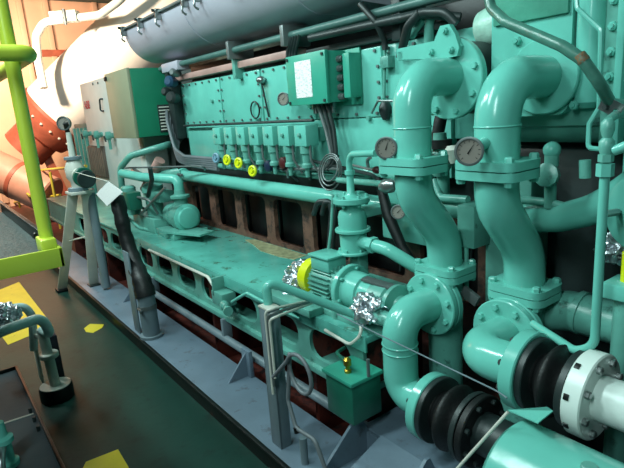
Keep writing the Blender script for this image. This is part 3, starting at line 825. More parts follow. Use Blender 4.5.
b = MB().sphere((m2 + .32, MY - .125, MZ + .0), .075, (1.25, .8, .9), 4, .45, 9)
solo('foil_wrap', b, FOIL, 'crumpled silver foil wrap over the right end of the motor pump', 'foil', 'foil wraps at the motor pump', ang=25)
solo('lit_oil_patch', MB().prism([(-3.70, 2.03, .632), (-3.5, 1.99, .632), (-3.3, 1.93, .632), (-3.05, 1.93, .632), (-2.9, 1.96, .632), (-2.92, 2.08, .632), (-3.3, 2.09, .632), (-3.65, 2.09, .632)], (0, 0, .003)), paint('pale_oil_sheen', (.62, .62, .48), .3, vary=.5, scale=22, bump=.3), 'wet oil patch with painted pale sheen on the deck along the foot of the crankcase', 'residue')  # pale colour stands in for light reflected by the wet oil
# front step plate by the deck edge under the motor
solo('deck_cover', MB().box(-2.42, -1.98, FY - .06, FY + .03, .634, .675, .006), MINT2, 'mint flat cover strip on the deck edge below the motor pump', 'cover')
solo('sample_tube', MB().tube([at(352, 312, y=1.5), at(365, 332, y=1.43), at(350, 345, y=1.42), at(325, 330, y=1.42)], .008, 8, rad=.06), LTGREY, 'pale thin looped tube hanging below the foil wrap at the pump', 'tube')

# ------------------------------------------------------------------ filter canister
FC = V((at(352, 215, y=1.72).x, 1.72, 0)); fx = FC.x
zt, zb = at(352, 194, y=1.72).z, at(352, 250, y=1.72).z
t = thing('filter_canister', 'mint green cylindrical filter canister with bolted lid hanging above the motor', 'filter', (fx, 1.72, zb))
part('bowl', MB().lathe((fx, 1.72, zb + .005), (0, 0, 1), [(0, .068), (.05, .07), (.10, .071), (.18, .074), (.205, .066), (.215, .05), (.25, .05)], 32), MINT, t)
part('band', MB().cyl((fx, 1.72, zb + .105), (fx, 1.72, zb + .122), .092, seg=32, bev=.003), MINT, t)
flange(t, (fx, 1.72, zb - .004), (0, 0, 1), .086, .016, 6, MINT, MINT, .007, False, 'bottom_flange')
flange(t, (fx, 1.72, zt - .03), (0, 0, 1), .094, .03, 6, MINT, MINT, .009, True, 'lid')
part('top_nozzle', MB().lathe((fx, 1.72, zt - .02), (0, 0, 1), [(0, .05), (.015, .03), (.03, .02), (.11, .018), (.12, .026), (.14, .026)], 20), MINT, t)
zt2 = zt + .11
part('vent_pipe', MB().tube([(fx, 1.72, zt2 - .02), (fx, 1.72, zt2 + .09), at(376, 153, y=1.66), ], .0165, 14, rad=.07), MINT, t)
part('outlet_pipe', MB().tube([(fx, 1.72, zb + .06), (fx + .24, 1.72, zb + .05), at(418, 268, y=1.80)], .032, 16, rad=.06), MINT, t)
part('outlet_nut', MB().cyl((fx + .13, 1.72, zb + .055), (fx + .16, 1.72, zb + .054), .042, seg=6), MINT, t)
part('mount_bracket', MB().box(fx - .05, fx + .05, 1.77, 2.12, zb + .17, zb + .21, .004), MINT2, t)
part('mount_foot', MB().box(fx - .04, fx + .04, 1.72, 1.78, .63, zb, .004), MINT2, t)
# dark hoses by the filter
for i in range(2):
    solo('bent_hose', MB().tube([at(314 + 8 * i, 214, y=1.82), at(318 + 7 * i, 202, y=1.8), at(330 + 1 * i, 201 + i, y=1.82), at(332 + 3 * i, 212, y=1.82), at(329 + 3 * i, 252, y=1.80), at(326 + 2 * i, 262, y=1.78), V((at(326 + 2 * i, 262, y=1.78).x - .03, 1.80, .64))], .017 - .003 * i, 10, rad=.05), DARKM,
         ['thicker dark hose bent like a hook left of the filter canister', 'thinner dark hose beside the hooked one left of the filter canister'][i], 'hose', 'dark hooked hoses by the filter')
solo('lever_rod', MB().tube([at(333, 195, y=1.74), at(331, 230, y=1.70), at(322, 300, y=1.60)], .008, 8), MINT2, 'thin mint rod slanting from the manifold pipe down past the motor', 'rod')
# black strap by the left pipe
solo('rubber_strap', MB().tube([at(379, 178, y=1.86), at(388, 215, y=1.84), at(402, 247, y=1.84), at(416, 268, y=1.86)], [.022, .03, .026, .024], 10), RUBBER, 'black rubber hose slanting behind the left cooling pipe', 'hose')
t = thing('cock_valve', 'small cock valve with red and steel ends left of the left cooling pipe', 'valve', at(380, 180, y=1.8))
part('pipe_run', MB().tube([at(338, 180, y=1.9), at(385, 184, y=1.8)], .016, 10), MINT2, t)
part('red_cap', MB().sphere(at(377, 170, y=1.78), .022, (1.3, 1, .9)), paint('dark_red_cap', (.28, .09, .10), .4), t, 'dark red cap')
part('steel_body', MB().lathe(at(388, 186, y=1.78), (1, 0, .2), [(-.05, .02), (-.02, .036), (.02, .036), (.05, .02)], 10), STEEL, t)
part('lead', MB().tube([at(352, 165, y=1.9), at(377, 171, y=1.8)], .007, 8), DULL, t)
# flat gasket case on the crankcase, far right of pipe
solo('end_cover', MB().box(-2.05, -1.72, 1.99, 2.09, .92, 1.24, .01), MINT, 'flat mint end cover on the manifold right of the filter canister', 'cover')

# ------------------------------------------------------------------ S-shaped cooling pipes
PR = .076
def sq_flange(parent, c, w, th, ang=0, mat=MINT, name='flange_pair'):
    c = V(c)
    b = MB()
    lp = rrect(-w, w, -w * .82, w * .82, .045, 5)
    for z0, z1 in ((c.z - th, c.z - .002), (c.z + .002, c.z + th)):
        b.prism([(c.x + u * math.cos(ang) - v * math.sin(ang), c.y + u * math.sin(ang) + v * math.cos(ang), z0) for u, v in lp], (0, 0, z1 - z0))
    b.cyl(c - V((0, 0, .003)), c + V((0, 0, .003)), w * .72, seg=24)
    f = part(name, b, mat, parent)
    for su in (-1, 1):
        for sv in (-1, 1):
            u, v = su * w * .78, sv * w * .6
            p = c + V((u * math.cos(ang) - v * math.sin(ang), u * math.sin(ang) + v * math.cos(ang), 0))
            part('bolt', MB().lathe(p - V((0, 0, th + .018)), (0, 0, 1), [(0, .014), (.004, .016), (2 * th + .03, .016), (2 * th + .036, .012)], 6), mat, f, ang=30)
    return f


def s_pipe(X, ytop, zc, zf1, zf2, ylow, label, elbow_len):
    t = thing('cooling_pipe', label, 'pipe', (X, 1.7, zf2), 'S-shaped cooling pipes')
    Yp = 1.60
    part('upper_bend', MB().tube([(X, ytop, zc), (X, Yp, zc), (X, Yp, zf1)], PR, 32, rad=.2, arc=10), MINT, t)
    part('weld_ring', MB().tube([V((X, Yp, zf1 + .145)) + V((math.cos(q), math.sin(q), 0)) * (PR + .0) for q in [2 * PI * k / 32 for k in range(32)]], .0035, 6, closed=True), MINT, t)
    part('lower_bend', MB().tube([(X, Yp, zf1), (X, Yp, zf1 - .13), (X, ylow, zf2 + .15), (X, ylow, zf2)], PR, 32, rad=.22, arc=8), MINT, t)
    sq_flange(t, (X, Yp, zf1), .122, .032)
    sq_flange(t, (X, ylow, zf2), .118, .03)
    return t


LX, RXX = -1.455, -1.07
zf1 = at(413, 166, y=1.6).z
zf2 = .93
s_pipe(LX, 1.84, 1.735, 1.40, .905, 1.79, 'left S-shaped mint cooling pipe, starting from the round bolted flange', 0)
s_pipe(RXX, 1.89, 1.70, 1.40, .905, 1.79, 'right S-shaped mint cooling pipe, starting from the tall bolted cooler cover', 0)
# round flange of the left pipe on the cooler
t = thing('cooler_flange', 'round mint flange on the engine with triangular bolted lug above the left pipe', 'flange', (LX, 1.93, 1.58))
flange(t, (LX, 1.845, 1.725), (0, -1, 0), .165, .035, 8, MINT, MINT, .014, False, 'disc')
part('neck', MB().cyl((LX, 1.865, 1.725), (LX, 2.13, 1.725), .15, seg=36), DARKM, t)  # dark colour stands in for the shadow gap behind the disc
LY = 1.80
lp = [at(*q, y=LY) for q in ((397, 60), (397, 49), (434, 41), (440, 26), (449, 24), (455, 34), (459, 47), (457, 56), (447, 58))]
b = MB(); b.prism([(p.x, LY, p.z) for p in lp], (0, .025, 0)); lg = part('lug', b, MINT, t)
for q in ((432, 52), (452, 50), (446, 31)): p = at(*q, y=LY); bolt(lg, (p.x, LY, p.z), (0, -1, 0), .014, .014)
p = at(398, 56, y=LY)
part('lug_stay', MB().box(p.x - .005, p.x + .03, LY, CY + .01, p.z - .02, p.z + .02, .003), MINT, t)
# short silvery pipe with black gasket
t = thing('inlet_duct', 'worn pale inlet duct with black rubber band between flange and cooler cover', 'duct', (LX + .2, 2.0, 1.8))
part('barrel', MB().lathe((LX + .0, 2.06, 1.93), (1, 0, 0), [(0, .07), (.05, .085), (.2, .09), (.26, .085)], 24), paint('worn_mint', (.62, .78, .72), .35, vary=.3, scale=14, bump=.3), t)
part('rubber_band', MB().cyl((LX + .2, 2.06, 1.93), (LX + .245, 2.06, 1.93), .096, seg=24), RUBBER, t, 'black rubber band')

# cooler with tall cover
t = thing('charge_air_cooler', 'tall mint charge air cooler with bolted end cover behind the right pipe', 'cooler', (-.95, 2.2, 1.45))
CX0, CX1 = -1.30, -.98
cv = part('end_cover', MB().prism([(u, 1.90, v) for u, v in rrect(CX0, CX1, 1.56, 2.5, .05, 5)], (0, .05, 0)), MINT, t)
for px, py in ((518, 41), (545, 42), (563, 57), (541, 110), (575, 105), (505, 95)):
    p = at(px, py, y=1.90); bolt(cv, p, (0, -1, 0), .017, .016)
flange(t, (RXX, 1.885, 1.70), (0, -1, 0), .135, .03, 0, MINT)
b = MB(); b.box(CX0 + .03, -.70, 1.95, 3.0, 1.50, 2.6, .06); part('body', b, MINT2, t)
b = MB(); b.lathe((CX0 + .0, 2.12, 1.60), (1, 0, 0), [(0, .14), (.02, .16), (.52, .16), (.56, .12)], 32); part('lower_drum', b, MINT2, t)
part('corner_column', MB().cyl((-.93, 1.935, 1.58), (-.93, 1.935, 2.5), .047, seg=28, bev=.02), MINT, t)
st = part('bolted_strip', MB().box(-.885, -.825, 1.93, 1.98, 1.45, 2.5, .004), MINT2, t)
for k in range(6):
    bolt(st, (-.857, 1.93, 1.60 + .062 * k * 1.3), (0, -1, 0), .016, .014)
part('edge_rail', MB().box(-.825, -.80, 1.88, 1.95, 1.45, 2.5, .004), MINT, t)
part('side_panel', MB().box(-.80, -.2, 1.93, 1.98, 1.3, 2.5, .004), MINT, t)
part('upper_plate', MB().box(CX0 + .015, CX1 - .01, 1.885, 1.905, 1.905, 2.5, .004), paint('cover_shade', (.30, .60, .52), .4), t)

# pipes around the cooler front
solo('slanted_tube', MB().tube([at(487, -12, y=1.60), at(491, 8, y=1.58), at(506, 22, y=1.55), at(562, 46, y=1.52), at(583, 60, y=1.52), at(600, 84, y=1.54), at(611, 104, y=1.62), V((at(613, 110, y=1.7).x, 1.93, at(613, 110, y=1.7).z))], .0165, 14, rad=.05), paint('tube_green', (.27, .47, .42), .3, vary=.3, scale=12, dirt=(.45, .30, .20), dirt_amt=.05), 'dark mint tube slanting across in front of the cooler cover', 'pipe')
so = bpy.data.objects['slanted_tube']
p0, p1 = at(579, 55, y=1.518), at(588, 66, y=1.523)
b = MB().lathe(p0, p1 - p0, [(0, .0165), (.006, .0175), (.014, .0171), (.02, .0178), (.026, .0165)], 12)
rp = finish('rust_patch', b, paint('rust_orange', (.50, .36, .24), .6, vary=.6, scale=90, dirt=(.25, .45, .40), dirt_amt=.5), V(so.location)); COL.objects.link(rp); rp.parent = so; rp['label'] = 'orange rust patch'
solo('impulse_line', MB().tube([at(576, -10, y=1.78), at(577, 8, y=1.78), at(601, 30, y=1.78), at(599, 108, y=1.78), at(589, 124, y=1.76), at(588, 148, y=1.74), at(601, 149, y=1.72)], .008, 8, rad=.02), MINT, 'thin mint impulse line running down the bolted strip at right', 'tube')
t = thing('pipe_bracket', 'grey metal clip with two holes at the end of the slanted tube', 'clip', at(611, 107, y=1.6))
p = at(611, 107, y=1.6)
r = Matrix((RX, FW.cross(RX) * -1, FW)).transposed()
b = MB().plate(rrect(-.026, .026, -.018, .018, .003, 2), [[(-.013 + .007 * math.cos(q), .004 + .007 * math.sin(q)) for q in [2 * PI * k / 10 for k in range(10)]], [(.013 + .006 * math.cos(q), -.004 + .006 * math.sin(q)) for q in [2 * PI * k / 10 for k in range(10)]]], lambda u, v: p + V((.83, .2, -.52)).normalized() * u * 1.2 + V((.45, -.1, .88)).normalized() * v * 1.2, (0, .004, 0))
part('clip_plate', b, STEEL, t)
part('clip_bolt', MB().cyl(p + V((-.01, -.02, .0)), p + V((-.01, .33, .0)), .007, seg=8), DARKM, t)
# valve and riser pipe on the right
XR = at(600, 250, y=1.5)
t = thing('riser_pipe', 'slim vertical mint riser pipe at right with nut and bent foot', 'pipe', (-.665, 1.5, .76))
part('pipe_run', MB().tube([V((-.665, 1.5, 1.43)), V((-.665, 1.5, .90)), V((-.72, 1.5, .865)), V((-.93, 1.62, .855))], .0135, 14, rad=.06), MINT, t)
part('nut', MB().cyl((-.665, 1.5, 1.41), (-.665, 1.5, 1.445), .023, seg=6), MINT, t)
part('nut', MB().cyl((-.665, 1.5, 1.45), (-.665, 1.5, 1.47), .02, seg=6), MINT2, t)
part('upper_valve', MB().lathe((-.665, 1.5, 1.465), (0, 0, 1), [(0, .014), (.02, .02), (.04, .02), (.05, .012), (.07, .018), (.09, .018), (.1, .01)], 14), MINT2, t)
part('bridge', MB().tube([(-.665, 1.5, 1.56), (-.69, 1.6, 1.57), (-.70, 1.95, 1.57)], .012, 10, rad=.03), MINT2, t)
part('side_arm', MB().tube([(-.645, 1.5, 1.48), (-.60, 1.5, 1.50), (-.575, 1.52, 1.56), (-.57, 1.55, 1.72), (-.6, 1.93, 1.74)], .014, 10, rad=.05), MINT, t)
t = thing('small_valve', 'small mint drain valve with round cap below the cooler between the pipes', 'valve', at(553, 180, y=1.9))
c = at(552, 150, y=1.9)
part('cap', MB().sphere(c + V((0, 0, .0)), .032, (1, 1, 1), 3), MINT, t)
part('neck', MB().cyl(c, c + V((0, 0, -.06)), .026, seg=16), MINT2, t)
part('handwheel', MB().lathe(c + V((0, -.03, -.09)), (.2, -1, .2), [(-.02, .03), (-.015, .045), (.015, .045), (.02, .03)], 10), MINT2, t)
part('stem', MB().cyl(c + V((0, 0, -.06)), c + V((0, 0, -.22)), .022, seg=12), MINT2, t)
part('foot', MB().tube([c + V((-.16, 0, -.25)), c + V((-.12, 0, -.2)), c + V((.0, 0, -.2)), c + V((.12, 0, -.22))], .016, 10, rad=.04), MINT2, t)
part('hose_tail', MB().tube([at(585, 160, y=1.72), at(585, 178, y=1.72)], .018, 10), MINT2, t)

# horizontal headers at right
t = thing('water_header', 'glossy mint water pipe curving out to the right behind the right cooling pipe', 'pipe', (-.8, 1.95, 1.15))
part('pipe_run', MB().tube([at(515, 219, y=1.97), at(560, 218, y=1.92), at(596, 209, y=1.88), at(628, 190, y=1.88), at(650, 172, y=1.92)], .055, 24, rad=.25), MINT, t)
part('branch', MB().tube([at(515, 219, y=1.97), at(430, 204, y=1.97)], .045, 20), MINT2, t)
part('stay', MB().box(-1.30, -1.22, 1.97, 2.2, 1.05, 1.25, .005), MINT2, t)
t = thing('lower_header', 'dim mint pipe low on the right behind the slim riser', 'pipe', (-.8, 2.0, .75))
part('pipe_run', MB().tube([at(520, 312, y=1.85), at(570, 310, y=1.9), at(640, 330, y=1.9)], .078, 24, rad=.2), MINT2, t)
part('pipe_joint', MB().cyl(at(578, 311.5, y=1.9), at(584, 313.5, y=1.9), .083, seg=24), MINT2, t)
# dark machinery behind the pipes
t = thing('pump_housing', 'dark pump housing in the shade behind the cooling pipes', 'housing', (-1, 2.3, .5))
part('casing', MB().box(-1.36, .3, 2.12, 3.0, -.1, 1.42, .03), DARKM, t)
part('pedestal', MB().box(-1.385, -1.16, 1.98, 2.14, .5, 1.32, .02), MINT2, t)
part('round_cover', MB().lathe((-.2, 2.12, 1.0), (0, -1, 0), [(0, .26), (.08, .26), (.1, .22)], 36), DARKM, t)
# clutter between the pipes
t = thing('thermostat_valve', 'small thermostat valve with pale funnel between the two cooling pipes', 'valve', at(445, 190, y=1.95))
c = at(440, 146, y=1.95)
part('body', MB().lathe(c + V((0, 0, -.14)), (0, 0, 1), [(0, .03), (.04, .05), (.1, .05), (.12, .035), (.2, .03)], 14), MINT2, t)
part('black_collar', MB().cyl(c + V((0, 0, -.01)), c + V((0, 0, .03)), .055, seg=14), RUBBER, t, 'black collar')
part('funnel', MB().lathe(at(452, 150, y=1.93), (.1, 0, -1), [(-.02, .02), (.0, .035), (.04, .02), (.06, .012)], 14), LTGREY, t, 'pale funnel')
part('link', MB().tube([at(434, 180, y=1.95), at(440, 198, y=1.93), at(468, 200, y=1.93)], .02, 10, rad=.03), MINT2, t)
part('tail_pipe', MB().cyl(c + V((0, .02, -.12)), c + V((0, .02, -.32)), .03, seg=14), MINT2, t)
solo('black_hose', MB().tube([at(446, 95, y=2.02), at(440, 122, y=1.98), at(436, 145, y=1.98)], .03, 12), RUBBER, 'black hose dropping between the left pipe and the round flange', 'hose')
p = at(432, 107, y=2.06)
solo('hex_plug', MB().cyl((p.x, 2.04, p.z), (p.x, 2.13, p.z), .022, seg=6), MINT2, 'hexagonal plug on the engine just right of the left pipe', 'plug')
t = thing('bracket_box', 'small mint box with clip just left of the flange under the right pipe', 'bracket', at(470, 240, y=1.8))
p = at(471, 222, y=1.9)
part('box', MB().box(p.x - .045, p.x + .045, 1.86, 1.98, p.z - .11, p.z + .08, .006), MINT2, t)
part('rod', MB().tube([at(466, 240, y=1.88), at(466, 300, y=1.86)], .012, 10), MINT2, t)
part('clip_plate', MB().bar(at(463, 290, y=1.8), at(478, 302, y=1.8), .02, .05), DULL, t)

# fittings at the right edge
c = at(643, 214, y=1.75)
t = thing('edge_flange', 'round mint flange cut by the right edge beside the slim riser', 'flange', c - V((0, 0, .14)))
part('disc', MB().lathe(c, (-.3, -1, 0), [(-.2, .07), (-.03, .075), (-.02, .115), (.02, .12), (.025, .112)], 32), MINT, t)
part('bolt', MB().cyl(at(618, 212, y=1.74), at(618, 212, y=1.74) + V((-.02, -.05, 0)), .012, seg=6), STEEL, t)
c = at(617, 248, y=1.85)
solo('foil_bundle', MB().sphere(c, .05, (1.2, 1, 1), 4, .4, 21), FOIL, 'crumpled foil bundle at the right edge below the round flange', 'foil', ang=25)
c = at(622, 288, y=1.7)
t = thing('edge_valve', 'mint flanged valve with yellow spindle at the right edge', 'valve', c - V((0, 0, .05)))
part('body_flange', MB().box(c.x - .04, c.x + .09, 1.64, 1.76, c.z - .025, c.z + .025, .006), MINT, t)
part('spindle', MB().cyl(c + V((.01, 0, .02)), c + V((.01, 0, .12)), .016, seg=12), YELC, t, 'yellow spindle')
part('lower_body', MB().cyl(c + V((.02, 0, -.02)), V((c.x + .02, c.y, -.1)), .04, seg=20), MINT2, t)

# gauges
gauge('left round dial gauge on the left cooling pipe above its flange', at(386, 148, y=1.5), (.55, -.83, -.02), .044, (LX - .0, 1.56, 1.51), needle=1.25)
gauge('right round dial gauge on the right cooling pipe above its flange', at(469, 151.5, y=1.42), (.42, -.90, -.03), .046, (RXX - .0, 1.56, 1.50), needle=1.0)
gauge('tiny gauge low behind the left cooling pipe', at(398, 212, y=1.80), (.5, -.85, .1), .035, at(398, 212, y=1.80) + V((0, .12, 0)), name='tiny_gauge')
p = at(283, 99, y=1.98)
gauge('tiny round gauge under the left corner of the junction box', p, (.4, -.9, 0), .042, p + V((0, .12, 0)), name='tiny_gauge')

# ------------------------------------------------------------------ lower tee bodies, elbows, bellows
def dir_flange_elbow(t, X, z, y1, y0, end, rad):
    part('elbow', MB().tube([(X, y1, z), (X, y0, z)] + end, PR * .98, 32, rad=rad, arc=10), MINT, t)


# left branch
t = thing('left_pump_elbow', 'left mint tee and double elbow leading down to the lower black bellows', 'pipe', (LX, 1.6, .4))
t.name = 'pipe_elbow'; WL[t.name] = V((LX, 1.6, .4))
part('tee_body', MB().tube([(LX, 1.79, .92), (LX, 1.79, .10)], PR * 1.02, 28), MINT2, t)
part('tee_foot', MB().box(LX - .14, LX + .14, 1.66, 1.95, .0, .11, .01), LAVG, t)
part('tee_branch', MB().cyl((LX, 1.79, .77), (LX, 1.69, .77), PR, seg=28), MINT, t)
flange(t, (LX, 1.69, .77), (0, -1, 0), .14, .03, 8, MINT, MINT, .014, False, 'flange_disc')
flange(t, (LX, 1.725, .77), (0, -1, 0), .14, .03, 0, MINT, MINT, .014, False, 'flange_disc')
EZ = .425; EY = 1.49
dir_flange_elbow(t, LX, .77, 1.69, EY, [V((LX, EY, EZ)), V((-1.30, EY, EZ))], [.14, .14])
for dz in (.0, .03):
    part('weld_ring', MB().tube([V((LX, EY, .62 + dz)) + V((math.cos(q), math.sin(q), 0)) * PR * .98 for q in [2 * PI * k / 32 for k in range(32)]], .004, 6, closed=True), MINT, t)
flange(t, (-1.285, EY, EZ), (1, 0, 0), .14, .045, 8, MINT, DARKM, .011, True, 'flange_disc')


def bellows(label, x0, x1, y, z, r):
    t = thing('rubber_bellows', label, 'bellows', ((x0 + x1) / 2, y, z - r), 'black rubber bellows')
    L_ = x1 - x0
    n = 24; prof = []
    for i in range(n + 1):
        u = i / n
        bul = math.exp(-((u - .5) / .17) ** 2) * .45 + .0
        edge = max(0, 1 - min(u, 1 - u) / .1) * .45
        prof.append((u * L_, r * (.72 + bul + edge) * .86))
    part('rubber_arch', MB().lathe((x0, y, z), (1, 0, 0), prof, 36), RUBBER, t, ang=60)
    for xx in (x0 + .012, x1 - .012):
        part('retaining_ring', MB().cyl((xx - .012, y, z), (xx + .012, y, z), r * 1.02, seg=36, bev=.003), DARKM, t)
    return t


bellows('lower black rubber bellows joining the left elbow, beside the mint tank', -1.26, -1.075, EY, EZ, .135)
t = thing('suction_flange', 'dark rusty flange and pipe end on the right of the lower black bellows', 'pipe', (-.9, EY, .3))
flange(t, (-1.055, EY, EZ), (1, 0, 0), .14, .03, 8, RUBBER, DARKM, .011, True, 'flange_disc')
part('pipe_end', MB().cyl((-1.04, EY, EZ), (-.3, EY, EZ), .08, seg=28), DARKM, t)
part('pipe_saddle', MB().box(-.75, -.65, EY - .09, EY + .09, .215, EZ - .06, .005), LAVG, t)

# right branch
t = thing('pipe_elbow', 'right mint tee and elbow leading to the upper bellows and white pipe', 'pipe', (RXX, 1.6, .6))
part('tee_body', MB().tube([(RXX, 1.79, .91), (RXX, 1.79, .10)], PR * 1.05, 28), MINT2, t)
part('tee_foot', MB().box(RXX - .14, RXX + .14, 1.66, 1.95, .0, .11, .01), LAVG, t)
part('tee_branch', MB().cyl((RXX, 1.79, .755), (RXX, 1.66, .755), PR, seg=28), MINT, t)
flange(t, (RXX, 1.67, .755), (0, -1, 0), .138, .03, 8, MINT, MINT, .014, False, 'flange_disc')
flange(t, (RXX, 1.705, .755), (0, -1, 0), .138, .03, 0, MINT, MINT, .014, False, 'flange_disc')
RY, RZ = 1.46, .765
dir_flange_elbow(t, RXX, .755, 1.67, RY, [V((-.86, RY, RZ))], [.11])
flange(t, (-.855, RY, RZ), (1, 0, 0), .132, .05, 8, MINT, DARKM, .011, True, 'flange_disc')
bellows('upper black rubber bellows between the mint elbow and the white pipe flange', -.83, -.678, RY, RZ, .118)
t = thing('white_pipe', 'white painted pipe with thick bolted white flange leaving at the right edge', 'pipe', (-.3, RY, .6))
flange(t, (-.648, RY, RZ), (1, 0, 0), .131, .055, 8, WHITEPIPE, STEEL, .012, True, 'flange_disc')
for k in range(3):
    q = math.radians(-100 - 40 * k)
    d = V((0, math.sin(q), -math.cos(q) * 1))
    d = V((0, -math.cos(math.radians(-25 + 42 * k)), math.sin(math.radians(-25 + 42 * k))))
    part('slot', MB().bar(V((-.668, RY, RZ)) + d * .1315, V((-.653, RY, RZ)) + d * .1315, .018, .006, up=d, bev=.001), BLACK, t, 'dark slot in the rim')
part('pipe_run', MB().tube([(-.675, RY, RZ), (1.2, RY, RZ)], .068, 32), WHITEPIPE, t)
part('pipe_saddle', MB().box(.2, .3, RY - .1, RY + .1, .215, RZ - .06, .005), LAVG, t)

# mint tank bottom right
TY, TZ = 1.17, .60
t = thing('horizontal_tank', 'mint green horizontal cylindrical tank in the bottom right corner', 'tank', (-.2, TY, .4))
part('shell', MB().lathe((-.74, TY, TZ), (1, 0, 0), [(0, .11), (.006, .145), (.02, .16), (1.6, .16)], 44), MINT, t)
part('plug', MB().cyl((-.50, TY - .03, TZ + .155), (-.50, TY - .03, TZ + .172), .02, seg=16, bev=.003), MINT2, t)
part('saddle', MB().box(-.55, -.45, TY - .13, TY + .13, .1, TZ - .1, .006), MINT2, t)
part('saddle', MB().box(.3, .4, TY - .13, TY + .13, .1, TZ - .1, .006), MINT2, t)
solo('tag_plate', MB().prism([at(508, 411, y=1.22), at(538, 424, y=1.16), at(553, 412, y=1.22), at(547, 408, y=1.28)], (0, .0, .004)), MINT, 'bent mint sheet metal tab lying over the tank below the black bellows', 'plate')
solo('brass_rod', MB().cyl(at(456, 470, y=1.06), at(508, 412, y=1.14), .0045, seg=10), LTGREY, 'pale thin rod slanting past the left end of the mint tank', 'rod')
solo('wire_line', MB().tube([at(337, 314, y=1.38), at(382, 336, y=1.36), at(497, 391, y=1.30), at(507, 398, y=1.28)], .0028, 8, rad=.1), GREYP, 'thin pale line stretched across the left elbow to the tank', 'wire')

# green box with brass valve
bx0, bx1, by0, by1, bz0, bz1 = -1.72, -1.54, 1.28, 1.45, .30, .49
t = thing('drain_box', 'dark green drain box with brass valve hung on the base frame', 'box', ((bx0 + bx1) / 2, 1.37, bz0))
part('body', MB().box(bx0, bx1, by0, by1, bz0, bz1, .006), DKGREEN, t)
part('lid', MB().box(bx0 - .012, bx1 + .012, by0 - .012, by1 + .006, bz1, bz1 + .02, .005), GREEN, t)
cx, cy = (bx0 + bx1) / 2 + .01, 1.33
part('brass_valve', MB().lathe((cx, cy, bz1 + .02), (0, 0, 1), [(0, .016), (.012, .016), (.016, .01), (.03, .01), (.036, .018), (.06, .018), (.07, .008)], 14), BRASS, t, 'brass valve')
part('nipple', MB().cyl((cx + .09, cy + .04, bz1 + .02), (cx + .09, cy + .04, bz1 + .1), .008, seg=10), DULL, t)
part('hose', MB().tube([(cx, cy, bz1 + .06), (cx - .1, cy + .02, bz1 + .07), (cx - .16, cy + .12, bz1 + .04)], .009, 8, rad=.05), DKGREEN, t)
part('hanger', MB().box(bx0 + .03, bx1 - .03, 1.44, 1.462, bz0 + .02, bz1 - .03, .002), DKGREEN, t)

# foundation plates bottom centre
t = thing('foundation_block', 'grey steel foundation with sloping gussets under the elbows', 'foundation', (-1, 1.4, .1))
part('top_plate', MB().box(-1.62, .6, 1.40, 1.66, .20, .215, .003), LAVG, t)
for i, x in enumerate((-1.60, -1.2, -.8)):
    part('gusset', MB().prism([(x, 1.10, .1), (x, 1.40, .1), (x, 1.40, .215), (x, 1.36, .30), (x, 1.34, .30)], (.014, 0, 0)), LAVG, t)
part('sloping_plate', MB().prism([(-1.5, 1.12, .105), (-1.5, 1.40, .21), (-1.5, 1.40, .222), (-1.5, 1.11, .115)], (.5, 0, 0)), LAVG, t)
part('sloping_plate', MB().prism([(-.98, 1.12, .105), (-.98, 1.40, .21), (-.98, 1.40, .222), (-.98, 1.11, .115)], (.9, 0, 0)), LAVG, t)
part('web', MB().box(-1.62, .6, 1.39, 1.41, -.1, .2, .003), LAVG, t)

# ------------------------------------------------------------------ dark pipes above the engine, top centre
dk = [([at(420, 12, y=2.0), at(408, 26, y=2.0), at(402, 50, y=2.06), at(400, 58, y=2.06)], .022, 'dark hose curving down beside the bright pipe stubs above the engine'),
      ([at(360, 4, y=2.0), at(376, 22, y=2.0), at(385, 42, y=2.06), at(385, 50, y=2.06)], .016, 'dark slanting hose at the right end of the silver lagging'),
      ([at(396, 20, y=2.02), at(425, 12, y=2.0), at(445, 12, y=2.0), at(456, 24, y=2.02)], .020, 'dark arched hose above the round flange')]
for pts, r, lb in dk: solo('vent_hose', MB().tube(pts, r, 10, rad=.08), DARKM, lb, 'hose', 'dark hoses above the engine')
solo('injector_pipe', MB().tube([at(430, 18, y=2.06), at(428, 48, y=2.08)], .024, 12), MINT2, 'upright dull mint pipe stub left of the triangular lug', 'pipe', 'pipe stubs left of the lug')
solo('injector_pipe', MB().tube([at(424, 18, y=2.06), at(411, 36, y=2.08)], .022, 12), MINT2, 'slanting dull mint pipe stub left of the triangular lug', 'pipe', 'pipe stubs left of the lug')
solo('upper_pipe', MB().tube([(-2.6, 2.0, 2.05), (-1.75, 2.02, 2.04), (-1.6, 2.1, 2.0)], .022, 10, rad=.05), DARKM, 'dark pipe along the top of the right camshaft cover', 'pipe')
solo('upper_channel', MB().box(-2.75, -1.66, 2.07, 2.15, 1.965, 2.0, .005), DARKM, 'dark channel along the top edge of the right camshaft covers', 'channel')
p = at(395, 10, y=2.05)
solo('vertical_block', MB().box(p.x - .03, p.x + .03, 2.05, 2.25, 1.95, 2.2, .005), DARKM, 'dark upright block between the hoses above the engine', 'block')

# ------------------------------------------------------------------ background far left: ducts, bulkhead frames, rails
def atd(px, py, d):
    return CAM + RX * ((px - 312) / F * d) + DN * ((py - 234) / F * d) + FW * d


